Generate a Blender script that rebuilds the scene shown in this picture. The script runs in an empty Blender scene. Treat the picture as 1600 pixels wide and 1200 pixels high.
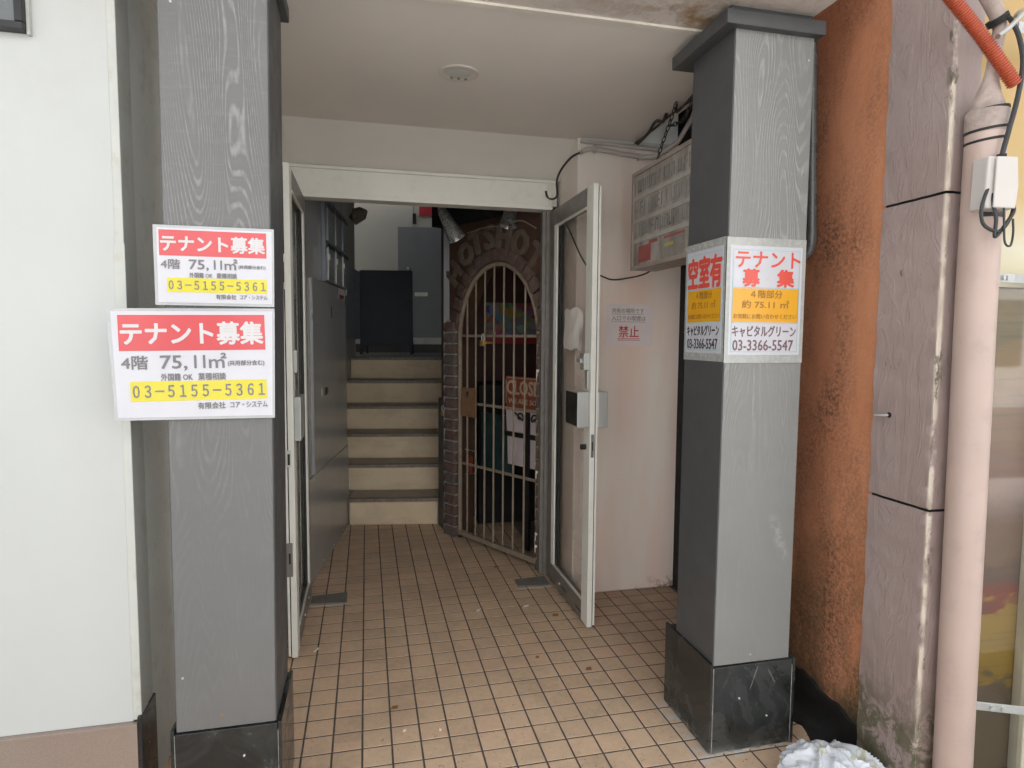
import bpy, bmesh, math, random
from mathutils import Vector, Matrix
random.seed(7)
C = bpy.context.scene.collection
scene = bpy.context.scene

# ------------------------------------------------------------------ camera
cd = bpy.data.cameras.new('camera'); cam = bpy.data.objects.new('camera', cd); C.objects.link(cam)
R_ = Vector((0.9742, -0.2257, 0.0068)).normalized()
F_ = Vector((0.2256, 0.9714, -0.0735)).normalized()
U_ = R_.cross(F_).normalized(); R_ = F_.cross(U_).normalized()
CH = 1.4936
cam.matrix_world = Matrix(((R_.x, U_.x, -F_.x, 0), (R_.y, U_.y, -F_.y, 0), (R_.z, U_.z, -F_.z, CH), (0, 0, 0, 1)))
cd.sensor_width = 36; cd.lens = 22.056; cd.clip_start = 0.05; cd.clip_end = 500
scene.camera = cam
# ------------------------------------------------------------------ light
w = bpy.data.worlds.new('World'); scene.world = w; w.use_nodes = True
wn = w.node_tree.nodes; wl = w.node_tree.links
bg = wn['Background']; sky = wn.new('ShaderNodeTexSky'); sky.sky_type = 'NISHITA'; sky.sun_disc = False
SUN_EL, SUN_AZ = math.radians(58), math.radians(8)      # azimuth clockwise from +Y
sky.sun_elevation = SUN_EL; sky.sun_rotation = SUN_AZ
sky.air_density = 1.3; sky.dust_density = 5; sky.ozone_density = 1.5
hs = wn.new('ShaderNodeHueSaturation'); hs.inputs['Saturation'].default_value = 0.22
wl.new(sky.outputs[0], hs.inputs['Color']); wl.new(hs.outputs[0], bg.inputs[0])
bg.inputs[1].default_value = 0.12
sd = bpy.data.lights.new('sun', 'SUN'); sd.energy = 5.0; sd.angle = math.radians(10); sd.color = (1, .975, .945)
so = bpy.data.objects.new('sun', sd); C.objects.link(so)
sv = Vector((math.sin(SUN_AZ)*math.cos(SUN_EL), math.cos(SUN_AZ)*math.cos(SUN_EL), math.sin(SUN_EL)))
so.rotation_euler = sv.to_track_quat('Z', 'Y').to_euler()
scene.view_settings.view_transform = 'Standard'; scene.view_settings.look = 'None'
scene.view_settings.gamma = 1; scene.view_settings.use_curve_mapping = False
scene.view_settings.exposure = 1.5
scene.render.engine = 'CYCLES'
scene.cycles.max_bounces = 10; scene.cycles.diffuse_bounces = 6; scene.cycles.glossy_bounces = 4
scene.cycles.transparent_max_bounces = 12
scene.cycles.use_denoising = True

# ------------------------------------------------------------------ materials
class NG:
    def __init__(s, name):
        s.m = bpy.data.materials.new(name); s.m.use_nodes = True
        s.n = s.m.node_tree.nodes; s.l = s.m.node_tree.links; s.b = s.n['Principled BSDF']
        g = s.n.new('ShaderNodeNewGeometry'); s.pos = g.outputs['Position']; s.nor = g.outputs['Normal']
    def put(s, sock, v):
        if isinstance(v, bpy.types.NodeSocket): s.l.new(v, sock)
        elif isinstance(v, (tuple, list)) and len(v) == 3 and sock.type == 'RGBA': sock.default_value = (*v, 1)
        else: sock.default_value = v
    def math(s, op, a, b=0.0, clamp=False):
        n = s.n.new('ShaderNodeMath'); n.operation = op; n.use_clamp = clamp
        s.put(n.inputs[0], a); s.put(n.inputs[1], b); return n.outputs[0]
    def scale(s, vec, sc):
        n = s.n.new('ShaderNodeVectorMath'); n.operation = 'MULTIPLY'; s.put(n.inputs[0], vec); n.inputs[1].default_value = sc; return n.outputs[0]
    def noise(s, sc, vec=None, detail=4, rough=.55, dist=0):
        n = s.n.new('ShaderNodeTexNoise'); s.l.new(vec or s.pos, n.inputs['Vector'])
        n.inputs['Scale'].default_value = sc; n.inputs['Detail'].default_value = detail
        n.inputs['Roughness'].default_value = rough; n.inputs['Distortion'].default_value = dist; return n.outputs['Fac']
    def ramp(s, f, a, b, c0=0.0, c1=1.0):
        n = s.n.new('ShaderNodeMapRange'); n.clamp = True; s.put(n.inputs['Value'], f)
        n.inputs['From Min'].default_value = a; n.inputs['From Max'].default_value = b
        n.inputs['To Min'].default_value = c0; n.inputs['To Max'].default_value = c1; return n.outputs[0]
    def mix(s, f, a, b, mode='MIX'):
        n = s.n.new('ShaderNodeMix'); n.data_type = 'RGBA'; n.blend_type = mode
        s.put(n.inputs[0], f); s.put(n.inputs[6], a); s.put(n.inputs[7], b); return n.outputs[2]
    def xyz(s, vec=None):
        n = s.n.new('ShaderNodeSeparateXYZ'); s.l.new(vec or s.pos, n.inputs[0]); return n.outputs
    def bump(s, h, st=.3, dist=.01):
        n = s.n.new('ShaderNodeBump'); n.inputs['Strength'].default_value = st; n.inputs['Distance'].default_value = dist
        s.put(n.inputs['Height'], h); s.l.new(n.outputs[0], s.b.inputs['Normal'])
    def col(s, v): s.put(s.b.inputs['Base Color'], v)
    def rough(s, v): s.put(s.b.inputs['Roughness'], v)

def c_scale(c, k): return tuple(min(1, x*k) for x in c)
def mat(name, col, rough=.6, var=.12, vs=6, bs=0, bst=.2, bd=.003, metal=0, spec=.5, coat=0, grime=0, gcol=(.05, .045, .035), gs=3):
    g = NG(name)
    n = g.noise(vs); c = g.mix(g.ramp(n, .3, .7), c_scale(col, 1-var), c_scale(col, 1+var))
    if grime:
        f = g.ramp(g.noise(gs, detail=8, rough=.7), .52, .75, 0, grime); c = g.mix(f, c, gcol)
    g.col(c); g.rough(g.ramp(g.noise(vs*2.3), .3, .7, max(.02, rough-.08), min(1, rough+.08)))
    g.b.inputs['Metallic'].default_value = metal; g.b.inputs['Specular IOR Level'].default_value = spec
    g.b.inputs['Coat Weight'].default_value = coat; g.b.inputs['Coat Roughness'].default_value = .12
    if bs: g.bump(g.noise(bs, detail=3), bst, bd)
    return g.m

def wood_paint(name, col, hi, off):
    """grey paint over embossed wood grain: contour lines of a stretched noise make cathedral loops"""
    g = NG(name); x, y, z = g.xyz()
    v = g.scale(g.pos, (1.0, 1.0, .13)); 
    add = g.n.new('ShaderNodeVectorMath'); add.operation = 'ADD'; g.l.new(v, add.inputs[0]); add.inputs[1].default_value = off; v = add.outputs[0]
    base = g.noise(7, v, detail=1, rough=.35, dist=.3)
    fine = g.noise(90, v, detail=3)
    ph = g.math('MULTIPLY', g.math('ADD', base, g.math('MULTIPLY', fine, .012)), 250)
    s = g.math('SINE', ph)
    line = g.ramp(s, .1, .9)
    brk = g.math('MULTIPLY', g.ramp(g.noise(12, v, detail=4, rough=.7), .36, .60), g.ramp(g.noise(70, g.scale(g.pos, (1, 1, .35)), detail=2), .35, .6, .3, 1))
    cross = g.ramp(g.noise(55, g.scale(g.pos, (.35, .35, 1.6)), detail=3), .55, .7)
    zf = g.ramp(z, .9, 1.7, .12, 1.0)
    f = g.math('MULTIPLY', g.math('MULTIPLY', line, brk), zf)
    f2 = g.math('ADD', g.math('MULTIPLY', f, .6), g.math('MULTIPLY', g.math('MULTIPLY', cross, .09), zf), clamp=True)
    bc = g.mix(g.ramp(g.noise(2.5), .3, .7), c_scale(col, .93), c_scale(col, 1.07))
    c = g.mix(f2, bc, hi)  # paler grain, its glints painted in as colour
    sc_ = g.ramp(g.noise(9, g.scale(g.pos, (1, 1, .4)), detail=6, rough=.7), .66, .74, 0, .25)
    c = g.mix(sc_, c, c_scale(col, 1.7))
    x2 = g.math('ADD', x, g.math('MULTIPLY', g.math('SUBTRACT', z, .78), .35)); dd = g.math('ABSOLUTE', g.math('SUBTRACT', x2, 1.445))
    sm = g.math('MULTIPLY', g.math('MULTIPLY', g.ramp(dd, .006, .028, 1, 0), g.ramp(g.math('ABSOLUTE', g.math('SUBTRACT', z, .78)), .05, .10, 1, 0)), g.ramp(g.noise(40, detail=5, rough=.7), .42, .6))
    c = g.mix(g.math('MULTIPLY', sm, .3), c, (.52, .52, .50))
    g.col(c); g.rough(g.ramp(g.noise(20), .3, .7, .38, .52))
    g.bump(g.math('ADD', g.math('MULTIPLY', f, 1.0), g.math('MULTIPLY', g.noise(140, v), .3)), .7, .002)
    return g.m
M = {}
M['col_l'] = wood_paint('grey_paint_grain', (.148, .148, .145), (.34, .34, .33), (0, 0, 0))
M['col_r'] = wood_paint('grey_paint_grain_second', (.228, .231, .222), (.40, .405, .385), (3.3, 1.2, .7))  # same paint as the left column, lightened because this front looks brighter lit
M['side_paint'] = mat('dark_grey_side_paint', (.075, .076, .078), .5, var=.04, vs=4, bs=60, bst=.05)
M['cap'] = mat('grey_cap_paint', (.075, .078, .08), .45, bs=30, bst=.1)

def plinth_m():
    g = NG('dark_polished_stone')
    n = g.ramp(g.noise(5, detail=6, rough=.65, dist=1.2), .42, .72)
    c = g.mix(n, (.016, .018, .018), (.055, .06, .058))
    scr = g.ramp(g.noise(3.2, g.scale(g.pos, (1.5, 1.5, .8)), detail=2, dist=2.5), .497, .503, 1, 0)
    scr2 = g.math('MULTIPLY', g.ramp(g.noise(4, detail=1), .60, .64), g.math('MULTIPLY', scr, .0))
    x, y, z = g.xyz()
    dirt = g.math('MULTIPLY', g.ramp(z, .0, .03, 1, 0), g.ramp(g.noise(25, detail=5), .4, .6))
    c = g.mix(g.math('MULTIPLY', dirt, .6), c, (.25, .25, .23))
    for x0, z0, k, z1, z2 in ((1.352, .25, .35, .225, .315), (1.43, .27, -.55, .235, .30)):
        dd = g.math('ABSOLUTE', g.math('SUBTRACT', g.math('SUBTRACT', x, x0), g.math('MULTIPLY', g.math('SUBTRACT', z, z0), k)))
        m_ = g.math('MULTIPLY', g.ramp(dd, .0008, .002, 1, 0), g.math('MULTIPLY', g.ramp(z, z1, z1+.01), g.ramp(z, z2-.01, z2, 1, 0))); c = g.mix(g.math('MULTIPLY', m_, .6), c, (.4, .4, .38))
    g.col(c); g.rough(g.ramp(n, 0, 1, .14, .42)); return g.m
M['plinth'] = plinth_m()
M['seal'] = mat('worn_sealant', (.42, .43, .40), .7, var=.4, vs=40, grime=.8, gs=25, bs=60)
def tile_m():
    g = NG('beige_quarry_tile')
    s_ = .106
    v = g.n.new('ShaderNodeVectorMath'); v.operation = 'ADD'; g.l.new(g.pos, v.inputs[0]); v.inputs[1].default_value = (.2406, -2.5595+10*s_, 0)
    d = g.scale(v.outputs[0], (1/s_, 1/s_, 0))
    fl = g.n.new('ShaderNodeVectorMath'); fl.operation = 'FLOOR'; g.l.new(d, fl.inputs[0])
    wn_ = g.n.new('ShaderNodeTexWhiteNoise'); wn_.noise_dimensions = '3D'; g.l.new(fl.outputs[0], wn_.inputs['Vector'])
    base = g.mix(wn_.outputs['Value'], (.60, .42, .275), (.80, .58, .385))
    hue = g.mix(g.math('MULTIPLY', g.ramp(wn_.outputs['Value'], .6, 1), .5), base, (.66, .40, .265))
    mott = g.ramp(g.noise(38, detail=5, rough=.7), .35, .68)
    c = g.mix(g.math('MULTIPLY', mott, .5), hue, (.86, .64, .45))
    x, y, z = g.xyz()
    # dark pits on the tiles next to the street, worn off further in
    pit = g.n.new('ShaderNodeTexVoronoi'); pit.feature = 'F1'; g.l.new(g.pos, pit.inputs['Vector']); pit.inputs['Scale'].default_value = 62
    pf = g.math('MULTIPLY', g.ramp(pit.outputs['Distance'], .10, .24, 1, 0), g.ramp(g.noise(40, detail=1), .46, .60))
    pf = g.math('MULTIPLY', pf, g.ramp(y, 1.9, 3.2, 1, .25))
    c = g.mix(g.math('MULTIPLY', pf, .75), c, (.10, .07, .05))
    # darker deeper inside, with grime in patches
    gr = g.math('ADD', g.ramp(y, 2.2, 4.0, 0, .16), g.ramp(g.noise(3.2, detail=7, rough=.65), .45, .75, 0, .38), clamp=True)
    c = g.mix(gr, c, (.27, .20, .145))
    red = g.math('MULTIPLY', g.ramp(x, 1.0, 1.45), g.ramp(y, 2.1, 2.7)); c = g.mix(g.math('MULTIPLY', red, .55), c, (.20, .115, .08))  # shade and red bounce painted into the right rear tiles
    # pale cement smear along the right plinth
    dx = g.math('ABSOLUTE', g.math('SUBTRACT', x, 1.165)); m1 = g.ramp(dx, .015, .05, 1, 0)
    m1 = g.math('MULTIPLY', m1, g.math('MULTIPLY', g.ramp(y, 1.85, 1.93), g.ramp(y, 2.2, 2.32, 1, 0)))
    dy = g.math('ABSOLUTE', g.math('SUBTRACT', y, 1.925)); m2 = g.math('MULTIPLY', g.ramp(dy, .008, .03, 1, 0), g.math('MULTIPLY', g.ramp(x, 1.14, 1.17), g.ramp(x, 1.30, 1.36, 1, 0)))
    mm = g.math('MULTIPLY', g.math('MAXIMUM', m1, m2), g.ramp(g.noise(22, detail=6, rough=.7), .42, .60))
    c = g.mix(g.math('MULTIPLY', mm, .85), c, (.62, .62, .60))
    g.col(c); g.rough(g.ramp(g.noise(12), .3, .7, .42, .62))
    g.bump(g.math('SUBTRACT', g.noise(120, detail=4), pf), .35, .0015); return g.m
M['tile'] = tile_m()
M['mortar'] = mat('dark_mortar', (.095, .085, .074), .95, vs=30, var=.3)
M['white_wall'] = mat('white_painted_wall', (.55, .565, .55), .5, var=.03, vs=1.5, grime=.18, gcol=(.36, .35, .31), gs=2.2, bs=9, bst=.06, bd=.004)
M['white_trim'] = mat('white_trim_aged', (.57, .585, .545), .5, var=.05, vs=9, grime=.5, gcol=(.35, .27, .15), gs=8, bs=20)
M['return'] = mat('grey_green_return', (.78, .83, .81), .7, var=.06, vs=3, grime=.25, gs=12, bs=40)
def granite():
    g = NG('pinkish_granite'); n = g.ramp(g.noise(2.2, g.scale(g.pos, (1.6, 1, .7)), detail=2), .35, .65)
    c = g.mix(n, (.34, .285, .23), (.32, .24, .20)); c = g.mix(g.ramp(g.noise(300, detail=2), .4, .6, 0, .25), c, (.2, .15, .12))
    g.col(c); g.rough(.18); return g.m
M['granite'] = granite()
M['dark_edge'] = mat('dark_edge_stone', (.02, .021, .022), .3)
M['ceiling'] = mat('ceiling_paint', (.78, .74, .69), .8, var=.05, vs=1.3, bs=60, bst=.05)
def soffit_m():
    g = NG('outer_soffit_peeling'); x, y, z = g.xyz()
    c = g.mix(g.ramp(g.noise(2), .3, .7), (.62, .56, .51), (.70, .64, .59))
    n = g.noise(7, detail=8, rough=.75)
    d = g.math('ADD', g.math('ABSOLUTE', g.math('SUBTRACT', y, 2.02)), g.math('ABSOLUTE', g.math('MULTIPLY', g.math('SUBTRACT', x, 1.1), .45)))
    st = g.math('MULTIPLY', g.ramp(d, .05, .25, 1, 0), g.ramp(n, .45, .62))
    c = g.mix(st, c, (.33, .21, .11)); g.col(c); g.rough(.8)
    g.bump(g.ramp(n, .48, .53), .5, .006); return g.m
M['soffit'] = soffit_m()
M['bead'] = mat('cream_bead', (.80, .76, .68), .5)
M['upper_wall'] = mat('sloped_plaster', (.76, .74, .69), .75, var=.04, vs=2, bs=50, bst=.08)
M['pink'] = None
def pink():
    g = NG('pinkish_plaster'); x, y, z = g.xyz()
    v = g.scale(g.pos, (1, 1, .18))
    n = g.ramp(g.noise(5, v, detail=3), .35, .65)
    c = g.mix(n, (.90, .72, .62), (.90, .83, .74))
    n2 = g.ramp(g.noise(3, v, detail=2), .5, .7); c = g.mix(g.math('MULTIPLY', n2, .5), c, (.88, .64, .53))
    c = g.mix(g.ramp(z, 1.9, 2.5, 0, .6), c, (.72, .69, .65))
    bt = g.math('MULTIPLY', g.ramp(z, .0, .10, 1, 0), g.ramp(g.noise(22, detail=6, rough=.7), .52, .60))
    bt = g.math('MULTIPLY', bt, g.ramp(x, 1.5, 1.75)); c = g.mix(bt, c, (.30, .20, .14))
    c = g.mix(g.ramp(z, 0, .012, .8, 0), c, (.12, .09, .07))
    g.col(c); g.rough(.7); g.bump(g.noise(35, detail=4), .12, .004); return g.m
M['pink'] = pink()
M['alu'] = mat('aluminium_frame', (.70, .70, .64), .38, var=.06, vs=4, metal=.2, grime=.12, gs=18)
M['alu_light'] = mat('pale_aluminium', (.80, .80, .74), .4, var=.03, vs=3, metal=.0, grime=.12, gs=14)
M['alu_dark'] = mat('brown_grey_frame', (.23, .215, .195), .45, var=.12, vs=15, metal=.3)
M['steel'] = mat('brushed_steel', (.55, .57, .55), .42, var=.04, vs=4, metal=.6)
M['black'] = mat('black_plastic', (.012, .012, .013), .4)
M['rubber'] = mat('black_rubber', (.02, .02, .02), .7)
M['black_void'] = mat('matt_black', (.008, .008, .009), .8)  # flat black, also standing in for deep shade in the alley gap
def glass():
    g = NG('door_glass'); n = g.n; out = n['Material Output']
    tr = n.new('ShaderNodeBsdfTransparent'); tr.inputs[0].default_value = (.95, .955, .95, 1)
    gl = n.new('ShaderNodeBsdfGlossy'); gl.inputs['Roughness'].default_value = .03; gl.inputs[0].default_value = (.93, .94, .94, 1)
    lw_ = n.new('ShaderNodeLayerWeight'); lw_.inputs[0].default_value = .5
    fq = g.math('ADD', g.math('MULTIPLY', g.math('POWER', lw_.outputs['Facing'], 4.0), .55), .035)
    mx = n.new('ShaderNodeMixShader'); g.l.new(fq, mx.inputs[0]); g.l.new(tr.outputs[0], mx.inputs[1]); g.l.new(gl.outputs[0], mx.inputs[2])
    g.l.new(mx.outputs[0], out.inputs[0]); return g.m
M['glass'] = glass()
def panel_grey():
    g = NG('grey_gloss_panel'); c = g.mix(g.ramp(g.noise(1.8), .3, .7), (.34, .345, .35), (.40, .40, .39))
    g.col(c); g.rough(g.ramp(g.noise(9), .3, .7, .16, .24)); g.b.inputs['Specular IOR Level'].default_value = .8
    g.bump(g.noise(2.2, detail=1), .05, .01); return g.m
M['panel'] = panel_grey()
M['mail'] = mat('mailbox_blue_grey', (.27, .30, .335), .35, var=.1, vs=8, metal=.2)
M['mail_l'] = mat('mailbox_light_edge', (.40, .42, .42), .35, metal=.4)
def stain_cream(name, a, b, gk=.45):
    g = NG(name); n = g.noise(6, detail=6, rough=.65); c = g.mix(g.ramp(n, .3, .7), a, b)
    sm = g.ramp(g.noise(3.1, g.scale(g.pos, (1, 1, 2)), detail=7, rough=.7), .48, .72, 0, gk); c = g.mix(sm, c, c_scale(a, .55))
    g.col(c); g.rough(.65); g.bump(g.noise(60, detail=3), .12, .002); return g.m
M['riser'] = stain_cream('cream_riser', (.76, .61, .42), (.83, .70, .50))
M['tread'] = stain_cream('grey_tread', (.42, .36, .28), (.50, .43, .34))
M['nosing'] = mat('nosing_strip', (.25, .21, .17), .5, var=.3, vs=30)
M['back_wall'] = mat('beige_back_wall', (.44, .43, .385), .8, var=.05, vs=2, grime=.12, gs=2)
M['landing'] = mat('dark_landing_floor', (.06, .06, .06), .5, var=.2)
M['door_grey'] = mat('grey_steel_door', (.20, .21, .222), .42, var=.05)
M['board'] = mat('navy_black_board', (.016, .023, .032), .5, bs=200, bst=.1)
M['red'] = mat('red_print', (.36, .03, .04), .4)
M['white'] = mat('white_print', (.78, .78, .78), .45, var=.02)
M['paper'] = mat('sign_paper', (.58, .58, .62), .35, var=.02, vs=5, coat=.6)
M['lam'] = mat('laminate_border', (.42, .43, .44), .2, var=.05, vs=20, coat=.8)
M['p_red'] = mat('poster_red', (.60, .06, .068), .4, var=.03, coat=.5)
M['p_white'] = mat('poster_white_ink', (.62, .60, .61), .4, var=.01)
M['p_grey'] = mat('poster_grey_ink', (.19, .18, .19), .45)
M['p_dark'] = mat('poster_dark_ink', (.055, .05, .055), .45)
M['p_brown'] = mat('poster_brown_ink', (.17, .10, .11), .45)
M['p_yellow'] = mat('poster_yellow', (.66, .57, .015), .4, var=.03, coat=.5)
M['p_orange'] = mat('poster_orange', (.78, .38, .012), .35, var=.03, coat=.6)
M['p_ored'] = mat('poster_orange_red', (.72, .08, .05), .4, var=.05, coat=.5)
M['p_orange_ink'] = mat('poster_brown_on_orange', (.36, .17, .02), .4)
M['p_teal'] = mat('poster_teal_line', (.30, .52, .52), .4)
M['tape'] = mat('cloudy_tape', (.40, .41, .39), .25, var=.08, vs=30, coat=.8)
def orange():
    g = NG('orange_stucco'); x, y, z = g.xyz()
    n = g.noise(5, detail=6, rough=.65); c = g.mix(g.ramp(n, .3, .7), (.55, .22, .105), (.66, .295, .155))
    pale = g.ramp(g.noise(14, detail=5, rough=.7), .60, .72, 0, .4); c = g.mix(pale, c, (.62, .34, .22))
    back = g.ramp(g.math('ADD', y, g.math('MULTIPLY', g.math('SUBTRACT', n, .5), .3)), 1.84, 2.10); c = g.mix(g.math('MULTIPLY', back, .35), c, (.26, .09, .045))  # darkened towards the back in place of shade behind the column
    soot_shade = g.math('MULTIPLY', g.math('MULTIPLY', g.ramp(g.noise(3.0, g.scale(g.pos, (1, 1.3, .5)), detail=5, rough=.6), .42, .62), g.ramp(g.noise(75, detail=6, rough=.8), .40, .60)), g.ramp(y, 1.80, 1.98, .3, 1))  # sooty blotches, thickened to paint in the column's shadow
    c = g.mix(g.math('MULTIPLY', soot_shade, .85), c, (.045, .028, .02))
    mo = g.math('MULTIPLY', g.math('MULTIPLY', g.ramp(z, .2, 1.15, 1, 0), g.ramp(g.noise(6, g.scale(g.pos, (1, 1, .6)), detail=9, rough=.78), .42, .54)), g.ramp(g.noise(90, detail=5, rough=.8), .36, .55, .25, 1))
    c = g.mix(g.math('MULTIPLY', mo, .85), c, (.085, .07, .028))
    mo2 = g.math('MULTIPLY', g.ramp(z, .1, .22, 1, 0), g.ramp(g.noise(12, detail=6), .35, .5)); c = g.mix(mo2, c, (.03, .035, .018))
    g.col(c); g.rough(.75)
    h = g.math('ADD', g.math('MULTIPLY', g.noise(150, detail=2), .9), g.math('MULTIPLY', g.noise(30, detail=4), 1.4)); g.bump(h, .5, .005); return g.m
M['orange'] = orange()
def mauve():
    g = NG('mauve_slate_panel'); x, y, z = g.xyz()
    n = g.noise(4, detail=5, rough=.6); c = g.mix(g.ramp(n, .3, .7), (.325, .245, .225), (.38, .30, .28))
    ed = g.ramp(g.math('ADD', g.math('ABSOLUTE', g.math('SUBTRACT', x, 1.681)), g.math('ABSOLUTE', g.math('SUBTRACT', y, 1.556))), .006, .014, 1, 0)
    edn = g.math('MULTIPLY', ed, g.ramp(g.noise(14, g.scale(g.pos, (1, 1, .5)), detail=6, rough=.7), .36, .46))
    c = g.mix(edn, c, (.66, .58, .48))
    ch = g.math('MULTIPLY', g.ramp(g.math('ADD', g.math('ABSOLUTE', g.math('SUBTRACT', x, 1.685)), g.math('ABSOLUTE', g.math('SUBTRACT', y, 1.56))), .01, .03, 1, 0), g.ramp(g.noise(30, g.scale(g.pos, (1, 1, .35)), detail=5, rough=.7), .57, .62)); c = g.mix(g.math('MULTIPLY', ch, .8), c, (.10, .10, .055))
    mo = g.math('MULTIPLY', g.ramp(g.math('ADD', z, g.math('MULTIPLY', g.noise(5), .35)), .42, .60, 1, 0), g.ramp(g.noise(16, detail=8, rough=.75, dist=.8), .42, .52))
    c = g.mix(g.math('MULTIPLY', mo, .85), c, (.10, .098, .05))
    tk = g.ramp(g.noise(22, g.scale(g.pos, (1, 1, .3)), detail=4), .70, .73, 0, .8); c = g.mix(tk, c, (.10, .08, .07))
    g.col(c); g.rough(g.ramp(n, .3, .7, .38, .55))
    v = g.scale(g.pos, (1, 1, .25)); r1 = g.noise(9, v, detail=4, rough=.6, dist=1.6)
    rid = g.math('ABSOLUTE', g.math('SUBTRACT', r1, .5)); h = g.math('ADD', g.ramp(rid, 0, .035, 1, 0), g.math('MULTIPLY', r1, 5)); g.bump(h, .28, .004); return g.m
M['mauve'] = mauve()
M['pipe'] = mat('pink_painted_pipe', (.52, .395, .345), .4, var=.05, vs=4, grime=.15, gs=14, bs=25, bst=.06)
M['wrap'] = mat('taped_wrap', (.42, .34, .30), .7, var=.3, vs=18, bs=45, bst=.7, bd=.005, grime=.4, gs=20)
M['cable'] = mat('dark_cable', (.035, .036, .038), .5)
M['corr'] = mat('orange_corrugated_plastic', (.42, .075, .03), .4, var=.1, coat=.2)
M['box'] = mat('pale_junction_box', (.60, .565, .53), .45, var=.03)
M['galv'] = mat('galvanised_strap', (.55, .56, .55), .42, var=.08, vs=12, metal=.6)
def display():
    g = NG('printed_window_banner'); x, y, z = g.xyz()
    v = g.scale(g.pos, (2.2, 1, 7)); n = g.noise(1.7, v, detail=4, dist=.4)
    zz = g.math('ADD', z, g.math('MULTIPLY', g.math('SUBTRACT', n, .5), .34))
    r = g.n.new('ShaderNodeValToRGB'); g.l.new(g.ramp(zz, 0, 1.75), r.inputs[0]); r.color_ramp.interpolation = 'EASE'
    st = [(0, (0.136, 0.099, 0.060)), (.19, (0.129, 0.093, 0.058)), (.205, (0.286, 0.180, 0.035)), (.33, (0.313, 0.191, 0.030)), (.345, (0.204, 0.043, 0.025)), (.385, (0.116, 0.067, 0.043)), (.45, (0.177, 0.104, 0.060)), (.52, (0.150, 0.075, 0.043)), (.60, (0.204, 0.096, 0.060)), (.70, (0.231, 0.128, 0.075)), (.80, (0.286, 0.180, 0.090)), (.88, (0.204, 0.157, 0.085)), (1, (0.313, 0.220, 0.120))]
    e = r.color_ramp.elements; e[0].position = 0; e[0].color = (*st[0][1], 1); e[1].position = 1; e[1].color = (*st[-1][1], 1)
    for p, c in st[1:-1]: q = e.new(p); q.color = (*c, 1)
    s = g.ramp(g.noise(3, g.scale(g.pos, (.6, 1, 22)), detail=2), .55, .75, 0, .55); c = g.mix(s, r.outputs[0], (.12, .10, .085))
    g.col(c); g.rough(.5); return g.m
M['display'] = display()
def cream():
    g = NG('cream_fascia'); x, y, z = g.xyz()
    n = g.math('ADD', z, g.math('MULTIPLY', g.noise(1.5), .12)); r = g.n.new('ShaderNodeValToRGB'); g.l.new(g.ramp(n, 1.68, 2.5), r.inputs[0])
    e = r.color_ramp.elements; e[0].color = (.55, .47, .27, 1); e[1].color = (.50, .33, .12, 1)
    q = e.new(.22); q.color = (.62, .58, .43, 1); q = e.new(.42); q.color = (.52, .36, .14, 1)
    g.col(r.outputs[0]); g.rough(.4); return g.m
M['cream'] = cream()
M['post'] = mat('cream_post', (.58, .54, .42), .5)
M['brick_m'] = None
def brick():
    g = NG('rough_brown_brick'); oi = g.n.new('ShaderNodeObjectInfo'); n = g.noise(20, detail=5, rough=.7)
    a = g.mix(oi.outputs['Random'], (.085, .045, .036), (.13, .08, .066)); k = g.ramp(oi.outputs['Random'], .74, .78); a = g.mix(k, a, (.085, .078, .078))
    c = g.mix(g.ramp(n, .35, .7), a, (.17, .12, .10)); g.col(c); g.rough(.85); g.bump(g.noise(45, detail=5, rough=.7), .7, .006); return g.m
M['brick'] = brick()
M['brick_mortar'] = mat('pale_brick_mortar', (.34, .33, .30), .9, vs=30)
M['arch'] = mat('brown_arch_wall', (.085, .045, .03), .6, var=.2, vs=5, bs=25, bst=.3)
M['letter'] = mat('worn_bronze_letter', (.15, .115, .09), .5, var=.25, vs=12, bs=60)
M['gate'] = mat('tan_painted_iron', (.29, .235, .175), .5, var=.15, vs=25, grime=.35, gs=30)
M['gate_plate'] = mat('brown_lock_plate', (.24, .135, .075), .55, var=.2, vs=20, grime=.4, gs=25)
M['brass'] = mat('old_brass', (.55, .38, .13), .35, metal=.8)
M['room'] = mat('dark_brown_room', (.075, .030, .022), .6, var=.25, vs=3)
M['closed'] = mat('faded_red_enamel', (.30, .075, .045), .4, var=.2, vs=14, grime=.3, gs=10)
M['closed_l'] = mat('cream_sign_letter', (.50, .42, .29), .5, var=.1)
M['iron'] = mat('black_iron', (.012, .012, .012), .45)
M['ppanel'] = mat('pale_pink_paper', (.66, .58, .60), .6, var=.06)
M['teal'] = mat('dark_teal_print', (.02, .055, .055), .35, var=.4, vs=9)
def collage():
    g = NG('colourful_flyers'); v = g.n.new('ShaderNodeTexVoronoi'); g.l.new(g.pos, v.inputs['Vector']); v.inputs['Scale'].default_value = 13
    c = g.mix(.45, v.outputs['Color'], (.5, .45, .38), 'MULTIPLY'); c = g.mix(g.ramp(g.noise(6), .45, .6), c, (.45, .09, .05))
    c = g.mix(g.ramp(g.noise(8, detail=1), .58, .62), c, (.55, .36, .04)); c = g.mix(g.ramp(g.noise(11, detail=1), .58, .6), c, (.3, .33, .33)); c = g.mix(.45, c, (.09, .06, .05)); g.col(c); g.rough(.4); return g.m
M['collage'] = collage()
M['silver'] = mat('hammered_silver', (.50, .51, .50), .3, var=.2, vs=60, metal=.75, bs=90, bst=.3)
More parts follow.
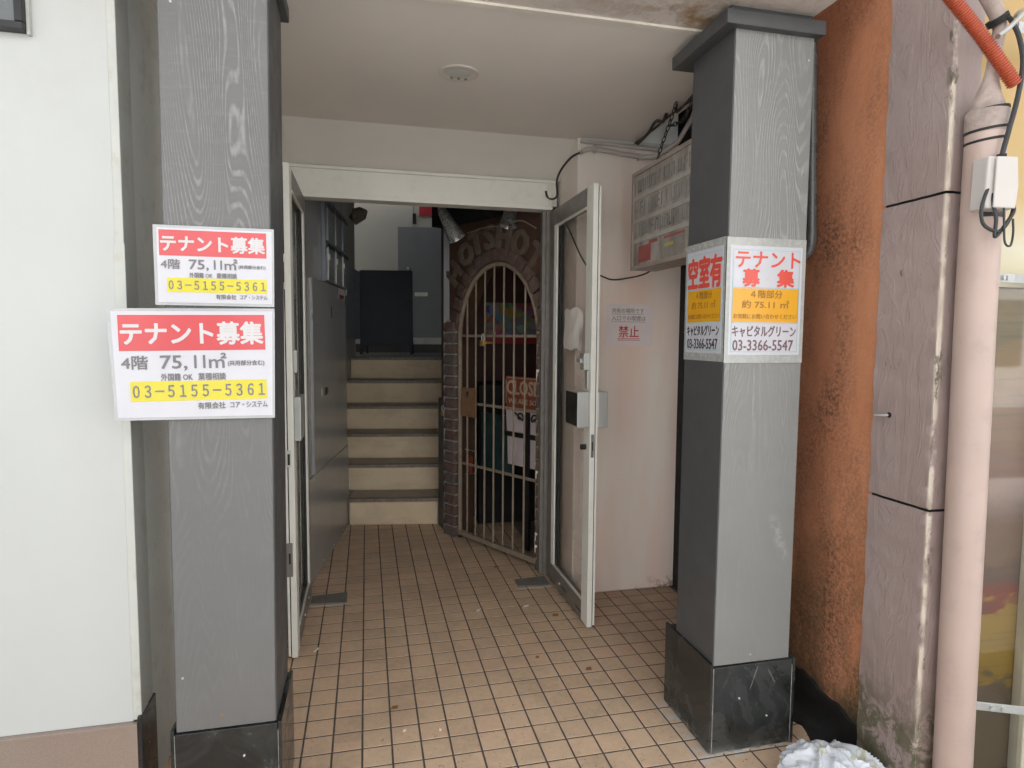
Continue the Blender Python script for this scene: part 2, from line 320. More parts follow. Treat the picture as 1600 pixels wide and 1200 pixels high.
def lightbox():
    g = NG('dirty_lightbox_cover'); c = g.mix(g.ramp(g.noise(7, g.scale(g.pos, (1, 1.5, .5)), detail=5, dist=.8), .35, .65), (.20, .185, .165), (.42, .39, .355))
    c = g.mix(g.ramp(g.noise(10, g.scale(g.pos, (1, .6, 2)), detail=6), .5, .75, 0, .5), c, (.17, .15, .13)); g.col(c); g.rough(.35); g.b.inputs['Coat Weight'].default_value = .4; return g.m
M['lbox'] = lightbox()
M['lbox_l'] = mat('lightbox_strip', (.40, .375, .345), .4, var=.12, vs=12)
M['lbox_d'] = mat('lightbox_faded_letter', (.22, .21, .20), .5, var=.45, vs=16)
M['lbox_r'] = mat('lightbox_faded_red', (.34, .09, .08), .5, var=.2, vs=12)
M['lbox_y'] = mat('lightbox_faded_yellow', (.45, .42, .10), .5)
M['lbox_f'] = mat('lightbox_frame', (.33, .28, .24), .45, var=.15, vs=10)
M['chain'] = mat('dark_rusty_chain', (.06, .055, .05), .5, metal=.6, var=.4, vs=40)
M['conduit'] = mat('painted_conduit', (.50, .46, .43), .5, var=.08)
M['cloth'] = mat('thin_white_plastic', (.78, .74, .70), .5, var=.05, bs=16, bst=.2)
M['notice'] = mat('faded_notice_paper', (.84, .75, .73), .4, var=.04, coat=.3)
M['base_black'] = mat('black_waterproofing', (.014, .014, .014), .55, var=.5, vs=7, bs=24, bst=.4, grime=.25, gcol=(.05, .07, .04), gs=10)
def bag_m():
    g = NG('white_bag_film'); n = g.noise(9, detail=1, dist=1.2); c = g.mix(g.ramp(n, .60, .63), (.66, .70, .74), (.52, .53, .38)); 
    l = g.ramp(g.math('ABSOLUTE', g.math('SUBTRACT', g.noise(6, detail=1, dist=2), .5)), .004, .012, 1, 0); c = g.mix(g.math('MULTIPLY', l, .7), c, (.4, .39, .27)); g.col(c); g.rough(.3)
    g.b.inputs['Coat Weight'].default_value = .3; g.bump(g.noise(14, detail=2, dist=1), .12, .005); return g.m
M['bag'] = bag_m()
M['downlight'] = mat('downlight_white', (.66, .62, .56), .5, var=.03)
M['asphalt'] = mat('asphalt', (.16, .16, .155), .9, bs=200)
M['paving'] = mat('pale_paving', (.45, .44, .425), .85, vs=2)
M['opposite'] = mat('pale_render', (.66, .665, .67), .85, vs=.5)
M['opp_glass'] = mat('far_window_glass', (.10, .11, .12), .15)
M['butt'] = mat('cigarette_butt', (.68, .62, .52), .7)
M['leaf'] = mat('dry_leaf', (.30, .14, .05), .7)
M['pole'] = mat('grey_hose', (.10, .105, .105), .3, coat=.3)
M['body'] = mat('building_body', (.45, .42, .38), .8)

# ------------------------------------------------------------------ mesh builder
class MB:
    def __init__(s): s.v = []; s.f = []; s.sm = []
    def add(s, vs, fs, sm=False):
        o = len(s.v); s.v += [Vector(v) for v in vs]; s.f += [[i+o for i in f] for f in fs]; s.sm += [sm]*len(fs); return s
    def box(s, x0, y0, z0, x1, y1, z1, B=None):
        vs = [(x, y, z) for z in (z0, z1) for x, y in ((x0, y0), (x1, y0), (x1, y1), (x0, y1))]
        if B: O, a, b, c = B; vs = [O+a*x+b*y+c*z for x, y, z in vs]
        fs = [(0, 3, 2, 1), (4, 5, 6, 7), (0, 1, 5, 4), (1, 2, 6, 5), (2, 3, 7, 6), (3, 0, 4, 7)]
        if (x1-x0)*(y1-y0)*(z1-z0)*(1 if not B else B[1].cross(B[2]).dot(B[3])) < 0: fs = [f[::-1] for f in fs]
        return s.add(vs, fs)
    def prism(s, pts, vec):
        n = len(pts); vec = Vector(vec); pts = [Vector(p) for p in pts]
        nn = sum(((pts[i]-pts[0]).cross(pts[(i+1) % n]-pts[0]) for i in range(1, n-1)), Vector())
        if nn.dot(vec) > 0: a = list(range(n))[::-1]; flip = False
        else: a = list(range(n)); flip = True
        fs = [a, [n+i for i in a[::-1]]]
        for i in range(n):
            j = (i+1) % n; q = [i, j, n+j, n+i]; fs.append(q[::-1] if flip else q)
        return s.add(pts+[p+vec for p in pts], fs)
    def tube(s, path, r, n=10, caps=True, flat=1.0):
        path = [Vector(p) for p in path]; k = len(path); rs = r if isinstance(r, (list, tuple)) else [r]*k
        t0 = (path[1]-path[0]).normalized(); up = Vector((0, 0, 1)) if abs(t0.z) < .9 else Vector((0, 1, 0))
        a = t0.cross(up).normalized(); vs = []
        for i, p in enumerate(path):
            t = (path[min(i+1, k-1)]-path[max(i-1, 0)]).normalized(); a = (a-t*a.dot(t)).normalized(); b = t.cross(a)
            for j in range(n):
                th = 2*math.pi*j/n; vs.append(p+(a*math.cos(th)+b*math.sin(th)*flat)*rs[i])
        fs = [(i*n+j, i*n+(j+1) % n, (i+1)*n+(j+1) % n, (i+1)*n+j) for i in range(k-1) for j in range(n)]
        s.add(vs, [f[::1] for f in fs], True)
        if caps: s.add(vs[:n], [list(range(n))[::-1]]); s.add(vs[-n:], [list(range(n))])
        return s
    def strip(s, rows, sm=True):
        m = len(rows[0]); vs = [v for r in rows for v in r]
        return s.add(vs, [(i*m+j, i*m+j+1, (i+1)*m+j+1, (i+1)*m+j) for i in range(len(rows)-1) for j in range(m-1)], sm)
ROOT = {}
def build(name, mb, m, parent=None, loc=(0, 0, 0), bevel=0, seg=2):
    base = ROOT[parent.name] if parent else Vector(loc)
    me = bpy.data.meshes.new(name); me.from_pydata([tuple(v-base) for v in mb.v], [], mb.f)
    me.polygons.foreach_set('use_smooth', mb.sm)
    if any(mb.sm): me.set_sharp_from_angle(angle=math.radians(42))
    me.materials.append(M[m] if isinstance(m, str) else m); me.update()
    o = bpy.data.objects.new(name, me); C.objects.link(o)
    if parent: o.parent = parent
    else: o.location = base
    ROOT[o.name] = base
    if bevel:
        md = o.modifiers.new('bevel', 'BEVEL'); md.width = bevel; md.segments = seg; md.limit_method = 'ANGLE'; md.harden_normals = False
    return o
def tag(o, label=None, cat=None, group=None, kind=None):
    if label: o['label'] = label
    if cat: o['category'] = cat
    if group: o['group'] = group
    if kind: o['kind'] = kind
    return o
def thing(name, loc, label=None, cat=None, group=None, kind=None):
    o = bpy.data.objects.new(name, None); C.objects.link(o); o.location = loc; o.empty_display_size = .1
    ROOT[o.name] = Vector(loc); return tag(o, label, cat, group, kind)
def bx(*a, **k): return MB().box(*a, **k)
_dg = bpy.context.evaluated_depsgraph_get
def text(name, body, box, O, ux, uy, m, parent, bold=0.0, depth=.0008, lift=0.0, space=1.0, fit=True, rot=None):
    """lettering filled into box=(u0,v0,u1,v1) of the plane O + ux*u + uy*v (metres along unit axes)"""
    cu = bpy.data.curves.new(name, 'FONT'); cu.body = body; cu.extrude = .02; cu.resolution_u = 2; cu.space_character = space
    t = bpy.data.objects.new(name, cu); C.objects.link(t); bpy.context.view_layer.update()
    me = bpy.data.meshes.new_from_object(t.evaluated_get(_dg())); bpy.data.objects.remove(t)
    vs = [v.co.copy() for v in me.vertices]
    x0, x1 = min(v.x for v in vs), max(v.x for v in vs); y0, y1 = min(v.y for v in vs), max(v.y for v in vs)
    sx = (box[2]-box[0])/(x1-x0); sy = (box[3]-box[1])/(y1-y0); nz = ux.cross(uy)
    base = ROOT[parent.name]
    for v, c in zip(me.vertices, vs):
        v.co = O+ux*(box[0]+(c.x-x0)*sx)+uy*(box[1]+(c.y-y0)*sy)+nz*(lift+(c.z+.02)/.04*depth)-base
    if bold:
        fs0 = [tuple(p.vertices) for p in me.polygons]; v0 = [v.co.copy() for v in me.vertices]; AV, AF = list(v0), list(fs0)
        hh = (box[3]-box[1])*bold
        for k in range(8):
            a = math.pi*k/4; d = ux*math.cos(a)*hh+uy*math.sin(a)*hh+nz*(.00002*(k+1)); q = len(AV)
            AV += [v+d for v in v0]; AF += [tuple(i+q for i in f) for f in fs0]
        me = bpy.data.meshes.new(name); me.from_pydata(AV, [], AF)
    me.materials.clear(); me.materials.append(M[m]); me.update()
    o = bpy.data.objects.new(name, me); C.objects.link(o); o.parent = parent; ROOT[o.name] = base
    return o
V = Vector
X3, Y3, Z3 = V((1, 0, 0)), V((0, 1, 0)), V((0, 0, 1))
def piece(name, me, m, parent, loc, rot=None, sc=None):
    o = bpy.data.objects.new(name, me); C.objects.link(o); o.parent = parent; o.location = V(loc)-ROOT[parent.name]
    if rot is not None: o.rotation_euler = rot
    if sc: o.scale = sc
    return o
def screws(parent, pts, r=.004, m='white', n=(0, -1, 0)):
    for p in pts:
        n_ = V(n); build('screw', MB().tube([V(p)-n_*.002, V(p)+n_*.003], r, 8), m, parent)

# ================================================================== SETTING: ground, floor
tag(build('road', bx(-40, -40, -.3, 40, -2.2, -.14), 'asphalt'), 'grey asphalt road in front of the entrance', None, kind='structure')
tag(build('pavement', bx(-40, -2.195, -.3, 40, .9, -.02), 'paving'), 'pale pavement in front of the entrance', None, kind='structure')
fl = tag(build('floor', bx(-1.5, .905, -.3, 2.6, 5.6, -.0014), 'mortar'), 'dark mortar bed under beige floor tiles', kind='structure')
P0 = .106; TX, TY = -.24059, 2.55948
me = bpy.data.meshes.new('floor_tile'); h = .0494; b = .0012
tv = [(-h, -h, -.012), (h, -h, -.012), (h, h, -.012), (-h, h, -.012), (-h, -h, -.0008), (h, -h, -.0008), (h, h, -.0008), (-h, h, -.0008),
      (-h+b, -h+b, 0), (h-b, -h+b, 0), (h-b, h-b, 0), (-h+b, h-b, 0)]
tf = [(0, 1, 5, 4), (1, 2, 6, 5), (2, 3, 7, 6), (3, 0, 4, 7), (4, 5, 9, 8), (5, 6, 10, 9), (6, 7, 11, 10), (7, 4, 8, 11), (8, 9, 10, 11)]
me.from_pydata(tv, [], tf); me.materials.append(M['tile'])
def pix(p):
    q = V(p)-V((0, 0, CH)); z = q.dot(F_)
    return (800+980.27*q.dot(R_)/z, 600-980.27*q.dot(U_)/z, z) if z > .1 else (9999, 9999, 0)
def blocked(x, y):
    for (a0, b0, a1, b1) in ((-.575, 1.93, -.26, 2.24), (1.19, 1.93, 1.53, 2.29), (-9, 2.05, -.68, 2.1), (1.10, 2.95, 1.13, 3.7), (-.36, 2.95, -.33, 3.7)):
        for k in range(1, 60):
            t = k/60
            if a0 <= x*t <= a1 and b0 <= y*t <= b1: return True
    return False
cand = []
for i in range(-6, 19):
    for j in range(-24, 15):
        x = TX+P0*(i+.5); y = TY-P0*(j+.5)
        if y > 5.12 or x > 1.79 or (x > 1.63 and y < 2.8): continue
        if x > 1.12 and y > 3.36: continue
        if y < .97: continue
        px, py, z = pix((x, y, 0)); vis = -20 < px < 1620 and py < 1225 and not blocked(x, y)
        if y > 3.7 and x < -.337+(y-3.7)*.145-.06: vis = False
        cand.append((1/z**3 if vis else 0, x, y))
cand.sort(reverse=True)
for a, x, y in cand[:300]:
    if a: piece('floor_tile', me, None, fl, (x, y, random.uniform(-.0004, .0003)), (random.uniform(-.004, .004), random.uniform(-.004, .004), random.uniform(-.006, .006)))
rest = MB()
for a, x, y in cand[300:]: rest.add([(x+v[0], y+v[1], v[2]) for v in tv], tf)
tag(build('tile_field', rest, 'tile', fl), kind='stuff')
tag(build('interior_floor', bx(1.13, 3.9, -.003, 2.6, 5.59, .0), 'nosing'), 'dark brown floor inside the gated bar', kind='structure')

ob = MB(); ob.box(-30, -14, -.2, 30, -9.0, 8.5)  # unseen block added to bounce sunlight into the porch
tag(build('bounce_facade', ob, 'opposite'), 'pale buildings across the street, added out of view to bounce sunlight', kind='structure')
ow_ = MB()
for i in range(-9, 10):
    for j in range(2): ow_.box(i*3.0-.7, -9.0, .9+j*3.2, i*3.0+.7, -8.97, 2.5+j*3.2)
tag(build('bounce_facade_windows', ow_, 'opp_glass'), 'windows of the added bounce buildings across the street', kind='structure')
# ================================================================== left building
t = thing('shop_wall', (-2.4, 2.09, 0), 'smooth white painted wall at the far left edge above a pinkish granite base', 'wall')
build('wall_panel', bx(-14, 2.07, .305, -.712, 2.13, 5), 'white_wall', t)
build('edge_trim', bx(-.711, 2.066, .31, -.687, 2.128, 5), 'white_trim', t, bevel=.002)
build('side_return', bx(-14, 2.131, .0, -.694, 2.60, 5), 'return', t, bevel=.004)
build('return_trim', bx(-.6938, 2.1285, .325, -.6895, 2.178, 4.9), 'white_trim', t, bevel=.001)
build('trim_patch', bx(-.7145, 2.063, 1.25, -.6845, 2.085, 1.76), 'white_trim', t, bevel=.001)
build('granite_base', bx(-5, 2.052, -.018, -.697, 2.128, .292), 'granite', t)
build('base_ledge', bx(-5, 2.050, .2925, -.6965, 2.0695, .3045), 'granite', t, bevel=.001)
build('base_side', bx(-.6965, 2.054, -.018, -.684, 2.19, .325), 'dark_edge', t, bevel=.002)
wf = thing('shop_window', (-1.5, 2.06, 2.33), 'dark framed window in the white wall at the top left corner', 'window')
build('frame', bx(-2.4, 2.035, 2.325, -.905, 2.069, 2.345).box(-.925, 2.035, 2.346, -.905, 2.069, 3.6), 'black', wf, bevel=.002)
build('reveal', bx(-.9045, 2.055, 2.32, -.897, 2.0695, 3.6), 'white_trim', wf)
build('pane', bx(-2.4, 2.050, 2.346, -.9255, 2.056, 3.6), mat('window_glass_dark', (.10, .11, .115), .06, metal=.4), wf)

# ================================================================== columns
def grain_column(label, x0b, x1b, x0t, x1t, pl, cap, m, y0=1.948, y1=2.22):
    cx = (pl[0]+pl[1])/2
    t = thing('entrance_column', (cx, 2.1, 0), label, 'column')
    vs = [(x0b, y0, .325), (x1b, y0, .325), (x1b, y1, .325), (x0b, y1, .325), (x0t, y0, 2.53), (x1t, y0, 2.53), (x1t, y1, 2.53), (x0t, y1, 2.53)]
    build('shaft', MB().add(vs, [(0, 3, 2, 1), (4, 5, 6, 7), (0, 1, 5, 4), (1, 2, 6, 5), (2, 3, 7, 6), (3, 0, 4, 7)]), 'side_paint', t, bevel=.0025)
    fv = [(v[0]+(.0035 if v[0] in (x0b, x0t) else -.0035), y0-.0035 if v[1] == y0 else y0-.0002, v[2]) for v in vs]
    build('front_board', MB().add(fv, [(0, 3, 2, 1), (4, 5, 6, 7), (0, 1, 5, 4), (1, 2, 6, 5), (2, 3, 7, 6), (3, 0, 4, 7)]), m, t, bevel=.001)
    a, c, yb0, yb1 = pl
    build('plinth_panel', bx(a+.012, yb0, .002, c-.012, yb0+.016, .322), 'plinth', t, bevel=.0012)
    build('plinth_panel', bx(a, yb0+.003, .002, a+.010, yb1, .334), 'plinth', t, bevel=.0012)
    build('plinth_panel', bx(c-.010, yb0-.004, .002, c, yb1, .328), 'plinth', t, bevel=.0012)
    build('plinth_core', bx(a+.011, yb0+.017, .001, c-.011, yb1-.002, .324), 'plinth', t)
    build('plinth_seal', bx(a+.0105, yb0+.0012, .003, a+.0118, yb0+.01, .318).box(c-.0118, yb0-.001, .003, c-.0104, yb0+.01, .30).box(a+.02, yb0-.004, .0005, c-.02, yb0+.006, .0045), 'seal', t)
    ca, cc, cy0, cy1 = cap
    vs = [(ca, cy0, 2.525), (cc, cy0, 2.525), (cc, cy1, 2.525), (ca, cy1, 2.525), (ca, cy0, 2.572), (cc, cy0, 2.572), (cc, cy1, 2.572), (ca, cy1, 2.572)]
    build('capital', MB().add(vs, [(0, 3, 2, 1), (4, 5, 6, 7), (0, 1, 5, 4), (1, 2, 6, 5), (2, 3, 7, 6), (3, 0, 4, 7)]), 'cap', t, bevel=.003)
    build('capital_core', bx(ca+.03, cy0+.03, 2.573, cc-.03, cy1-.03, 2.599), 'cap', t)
    return t
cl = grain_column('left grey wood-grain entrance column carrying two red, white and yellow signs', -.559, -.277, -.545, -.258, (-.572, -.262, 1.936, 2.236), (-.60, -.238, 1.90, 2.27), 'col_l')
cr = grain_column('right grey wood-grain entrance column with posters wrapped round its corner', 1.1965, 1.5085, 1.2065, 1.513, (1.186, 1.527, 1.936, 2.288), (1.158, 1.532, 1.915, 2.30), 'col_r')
screws(cl, [(-.535, 1.946, .49), (-.51, 1.946, 2.40)], .0035, 'galv'); screws(cl, [(-.43, 1.946, .365)], .0045, 'leaf'); screws(cl, [(-.37, 1.9345, .235)], .003)
screws(cr, [(1.345, 1.946, .355), (1.49, 1.946, 2.45)], .004, 'galv'); screws(cr, [(1.30, 1.9345, .20), (1.415, 1.9345, .12)], .003)

# ================================================================== ceiling / canopy
tag(build('ceiling', bx(-.70, 2.135, 2.600, 1.512, 3.43, 3.0), 'ceiling'), 'dim beige ceiling over the entrance porch', kind='structure')
tag(build('outer_soffit', bx(-3.2, 1.80, 2.597, 1.505, 2.134, 3.0), 'soffit'), 'pale peeling soffit at the street edge of the ceiling', kind='structure')
tag(build('ceiling_bead', bx(-.70, 2.118, 2.588, 1.19, 2.142, 2.5965), 'bead'), 'thin cream bead between ceiling and soffit', kind='structure')
tag(build('facade', MB().box(-14, 2.08, 3.001, 1.5, 6.6, 5.0), 'body'), 'upper storeys over the entrance', kind='structure')
sl = MB().prism([(-.42, 3.42, 2.602), (-.42, 3.72, 2.437), (-.42, 3.80, 2.437), (-.42, 3.80, 3.0), (-.42, 3.431, 3.0)], (1.575, 0, 0))
tag(build('sloped_wall', sl, 'upper_wall', loc=(.37, 3.6, 2.44)), 'pale sloping wall between the porch ceiling and the white door header', 'wall')
tag(build('porch_side_wall', bx(-.70, 2.601, 0, -.412, 3.9, 2.599), 'upper_wall', loc=(-.55, 3.2, 0)), 'pale side wall behind the left grey column', 'wall')
dl = thing('ceiling_downlight', (.39, 2.70, 2.6), 'round white recessed downlight in the porch ceiling', 'light')
rows = []
for r_, z_ in ((.083, 2.5995), (.082, 2.594), (.076, 2.592), (.060, 2.594), (.050, 2.597)):
    rows.append([V((.39+r_*math.cos(a), 2.70+r_*math.sin(a), z_)) for a in [2*math.pi*k/40 for k in range(41)]])
build('trim_ring', MB().strip(rows), 'downlight', dl)
rows = []
for r_, z_ in ((.050, 2.5968), (.044, 2.5955), (.028, 2.594), (.001, 2.5932)):
    rows.append([V((.39+r_*math.cos(a), 2.70+r_*math.sin(a), z_)) for a in [2*math.pi*k/40 for k in range(41)]])
build('lens', MB().strip(rows), 'white_trim', dl)
for k in range(3): build('clip', bx(.365+k*.03-.006, 2.735, 2.588, .365+k*.03+.004, 2.742, 2.5935), 'alu_dark', dl)

# ================================================================== door frame
df = thing('entrance_door_frame', (.37, 3.74, 0), 'white aluminium header and posts of the double glass entrance door', 'door frame')
build('header', bx(-.41, 3.70, 2.285, 1.13, 3.785, 2.42), 'alu_light', df, bevel=.002)
build('header_lip', bx(-.412, 3.690, 2.4205, 1.132, 3.785, 2.4365), 'alu_light', df, bevel=.001)
build('header_lip', bx(-.35, 3.688, 2.262, 1.10, 3.785, 2.2845), 'alu_light', df, bevel=.0015)
build('post', bx(-.411, 3.715, .001, -.362, 3.785, 2.2615), 'alu_dark', df, bevel=.002)
build('post', bx(1.052, 3.735, .001, 1.138, 3.79, 2.2615), 'alu_dark', df, bevel=.002)
build('post_cover', bx(1.072, 3.712, .001, 1.148, 3.734, 2.26), 'alu_dark', df, bevel=.002)

def leaf(side, label):
    # x = inner face of the leaf (seen by the camera), opened outwards at a right angle
    if side == 'r': xi, s = 1.088, 1
    else: xi, s = -.322, -1
    def B(u0, y0, z0, u1, y1, z1): return MB().box(min(xi+s*u0, xi+s*u1), y0, z0, max(xi+s*u0, xi+s*u1), y1, z1)
    t = thing('glass_door', (xi+s*.02, 3.70, 0), label, 'door')
    build('stile', B(0, 2.95, .012, .026, 3.045, 2.25), 'alu_light' , t, bevel=.002)
    build('edge_strip', B(.031, 2.952, .02, .041, 2.99, 2.235), 'alu_light', t, bevel=.001)
    build('edge_gap', B(.0262, 2.957, .02, .0308, 3.02, 2.235), 'black', t)
    build('hinge_stile', B(0, 3.60, .012, .040, 3.69, 2.25), 'alu_dark', t, bevel=.002)
    build('top_rail', B(.001, 3.046, 2.155, .039, 3.599, 2.249), 'alu_dark', t, bevel=.002)
    build('bottom_rail', B(.001, 3.046, .013, .039, 3.599, .12), 'alu_dark', t, bevel=.002)
    build('glazing_bead', B(-.004, 3.572, .121, .008, 3.598, 2.154), 'alu_light', t, bevel=.003)
    build('glazing_bead', B(-.004, 3.542, .121, .008, 3.566, 2.154), 'alu_light', t, bevel=.003)
    build('glazing_bead', B(-.003, 3.0465, .121, .006, 3.541, .135), 'alu', t, bevel=.001)
    build('glazing_bead', B(-.003, 3.0465, 2.14, .006, 3.541, 2.154), 'alu', t, bevel=.001)
    build('gasket', B(.006, 3.50, .135, .016, 3.541, 2.139), 'rubber', t)
    build('pane', B(.018, 3.0455, .1205, .024, 3.541, 2.1545), 'glass', t)
    return t, B
dr, B = leaf('r', 'right glass door leaf, opened outward, with a metal handle box and white packet')
build('handle_box', B(-.062, 2.965, 1.045, -.002, 3.155, 1.225), 'steel', dr, bevel=.003)
build('handle_box_face', B(-.0635, 2.972, 1.052, -.0625, 3.15, 1.218), 'black', dr)
build('handle_box', B(.043, 2.955, 1.045, .095, 3.08, 1.225), 'steel', dr, bevel=.003)
build('latch', B(-.028, 2.975, 1.335, -.001, 3.035, 1.42), 'steel', dr, bevel=.002); build('latch_knob', B(-.040, 3.00, 1.37, -.029, 3.05, 1.39), 'steel', dr, bevel=.002)
build('latch_plate', B(-.006, 2.985, 1.24, -.0005, 3.02, 1.33), 'galv', dr, bevel=.001)
build('cylinder_lock', MB().tube([(1.087, 3.01, .94), (1.062, 3.01, .94)], .014, 14), 'iron', dr)
build('lock_faceplate', bx(1.094, 2.9455, .895, 1.108, 2.9495, 1.012), 'alu_dark', dr, bevel=.0005); build('lock_slot', bx(1.098, 2.9445, .93, 1.104, 2.9453, .975), 'black', dr)
screws(dr, [(1.087, 3.42, .06)], .006, 'white', (-1, 0, 0)); build('rail_slot', B(-.001, 3.30, .055, .0005, 3.38, .062).box(1.087, 3.05, .05, 1.0885, 3.13, .057), 'black', dr)
dlf, B = leaf('l', 'left glass door leaf, opened outward beside the left grey column')
build('handle_box', B(-.030, 2.965, 1.02, -.001, 3.12, 1.22), 'steel', dlf, bevel=.003)
build('latch', B(-.016, 2.97, 1.33, -.001, 3.02, 1.43), 'steel', dlf, bevel=.002)
build('hinge_plate', bx(-.3615, 2.944, 1.70, -.345, 2.9485, 1.855), 'alu', dlf, bevel=.001); build('hinge_slot', bx(-.357, 2.9425, 1.73, -.349, 2.9435, 1.82), 'iron', dlf)
build('lock_faceplate', bx(-.355, 2.944, .905, -.335, 2.9485, .98), 'alu', dlf, bevel=.001); build('lock_slot', bx(-.350, 2.9425, .915, -.340, 2.9435, .965), 'black', dlf)
build('bolt_plate', bx(-.3625, 2.938, .40, -.336, 2.9485, .555), 'alu_dark', dlf, bevel=.002); build('bolt_slot', bx(-.352, 2.9365, .46, -.344, 2.9375, .51), 'black', dlf)
screws(dlf, [(-.321, 3.52, .06), (-.321, 3.30, .06)], .006, 'white', (1, 0, 0))
# packet hanging on the right pane
rows = []
for i in range(9):
    z = 1.435+.215*i/8; row = []
    for j in range(9):
        y = 3.10+.25*j/8-(.012 if 0 < i < 8 else 0)*math.cos(j/8*math.pi); row.append(V((1.078-.014*math.sin(math.pi*j/8)*(.6+.4*math.sin(i*1.3+j))-.004*math.sin(j*2.4+i*.8), y, z+.010*math.sin(j*1.1)-(.01 if j in (0, 8) else 0))))
    rows.append(row)
mb = MB().strip(rows); mb.strip([[v+V((.010, 0, 0)) for v in r][::-1] for r in rows])
tag(build('plastic_packet', mb, 'cloth', loc=(1.08, 3.2, 1.43)), 'crumpled thin white packet hanging on the glass of the right door', 'packet')
for k, (q, lb) in enumerate((((-.318, 3.545, -.122, 3.69), 'dark floor hinge plate at the foot of the left glass door'), ((.872, 3.545, 1.07, 3.69), 'dark floor hinge plate at the foot of the right glass door'))):
    hp = thing('floor_hinge_plate', ((q[0]+q[2])/2, 3.62, 0), lb, 'floor plate')
    build('plate', MB().prism([(q[0], q[1]+.02, .002), (q[2], q[1], .002), (q[2], q[3], .002), (q[0], q[3]-.02, .002)], (0, 0, .005)), 'alu_dark', hp, bevel=.001)
    build('plate_rim', bx(q[0]-.004, q[1]-.012, .0005, q[2]+.004, q[1]-.003, .004), 'galv', hp)

# ================================================================== pink pillar wall, notice, conduits, light box
pk = tag(build('pillar_wall', bx(1.15, 3.38, .0, 1.80, 3.85, 2.599), 'pink', loc=(1.5, 3.6, 0), bevel=.006), 'pinkish plaster wall between the right glass door and the right column', 'wall')
tag(build('upper_wall', bx(1.156, 3.40, 2.6001, 1.76, 3.85, 6), 'return', loc=(1.5, 3.6, 2.6)), 'grey wall strip above the pinkish wall beside the ceiling edge', 'wall')
tag(build('alley_back_wall', bx(1.805, 4.0, 0, 2.0, 4.1, 6), 'black_void', loc=(1.9, 4.05, 0)), 'wall coloured black for the unlit gap behind the right column', 'wall')  # alley walls are near-black to stand in for the darkness of the gap
tag(build('alley_side_wall', bx(1.79, 2.71, 0, 1.95, 3.999, 6).box(1.801, 3.385, 0, 1.81, 3.99, 5.9), 'black_void', loc=(1.87, 3.3, 0)), 'side wall coloured black for the unlit narrow gap beyond the orange wall', 'wall')
nt = thing('smoking_notice', (1.475, 3.372, 1.45), 'small faded no-smoking notice taped to the pinkish wall', 'notice')
O = V((1.331, 3.3775, 1.452)); W_, H_ = .289, .238
build('sheet', bx(O.x, 3.3755, O.z, O.x+W_, 3.3785, O.z+H_), 'notice', nt)
def uv(b): return (b[0]*W_, b[1]*H_, b[2]*W_, b[3]*H_)
text('lettering', '共有の場所です', uv((.12, .78, .80, .90)), O, X3, Z3, 'p_grey', nt, lift=.0025)
text('lettering', '入口での喫煙は', uv((.12, .60, .84, .72)), O, X3, Z3, 'p_grey', nt, lift=.0025)
build('underline', bx(O.x+.12*W_, 3.3745, O.z+.755*H_, O.x+.80*W_, 3.3752, O.z+.762*H_).box(O.x+.12*W_, 3.3745, O.z+.572*H_, O.x+.84*W_, 3.3752, O.z+.58*H_), 'p_grey', nt)
text('lettering', '禁止', uv((.27, .20, .70, .48)), O, X3, Z3, 'p_red', nt, lift=.0025, bold=.01)
build('underline', bx(O.x+.25*W_, 3.3745, O.z+.165*H_, O.x+.72*W_, 3.3752, O.z+.178*H_).box(O.x+.25*W_, 3.3745, O.z+.13*H_, O.x+.72*W_, 3.3752, O.z+.143*H_), 'p_red', nt)

cn = thing('wall_conduits', (1.4, 3.36, 2.5), 'two grey conduit pipes along the top of the pinkish wall', 'conduit')
build('pipe', MB().tube([(1.16, 3.366, 2.575), (1.3, 3.366, 2.572), (1.60, 3.366, 2.562), (1.70, 3.36, 2.56)], .011, 10), 'conduit', cn)
build('pipe', MB().tube([(1.155, 3.362, 2.512), (1.19, 3.36, 2.532), (1.24, 3.36, 2.538), (1.35, 3.36, 2.528), (1.52, 3.36, 2.512), (1.60, 3.33, 2.515), (1.66, 3.2, 2.56), (1.66, 3.05, 2.64), (1.64, 2.9, 2.75)], .013, 10), 'conduit', cn)
build('trunking', bx(1.17, 3.371, 2.582, 1.79, 3.3795, 2.598), 'white_trim', cn)
build('clamp', bx(1.235, 3.345, 2.518, 1.245, 3.379, 2.556), 'galv', cn); build('clamp', bx(1.50, 3.345, 2.495, 1.51, 3.379, 2.53), 'galv', cn)
def arc(pts, n=6):
    out = []; p = [V(q) for q in pts]; p = [2*p[0]-p[1]]+p+[2*p[-1]-p[-2]]
    for i in range(1, len(p)-2):
        for k in range(n):
            t = k/n; a, b_, c, d = p[i-1:i+3]
            out.append(.5*((2*b_)+(c-a)*t+(2*a-5*b_+4*c-d)*t*t+(3*b_-a-3*c+d)*t**3))
    out.append(p[-2]); return out
tag(build('black_cable', MB().tube(arc([(1.165, 3.35, 2.515), (1.125, 3.42, 2.50), (1.092, 3.50, 2.45), (1.085, 3.56, 2.40), (1.10, 3.60, 2.33), (1.085, 3.64, 2.315), (1.065, 3.68, 2.335), (1.055, 3.685, 2.37)]), .0065, 8), 'cable', loc=(1.1, 3.55, 2.35)), 'black cable looping from the conduit down to the white door header', 'cable')
tag(build('cable_anchor', MB().tube([(1.075, 3.69, 2.41), (1.073, 3.66, 2.35), (1.085, 3.67, 2.29)], [.004, .012, .004], 7), 'bead', loc=(1.07, 3.67, 2.35)), 'pale lump of cable tape at the right end of the door header', 'cable tie')
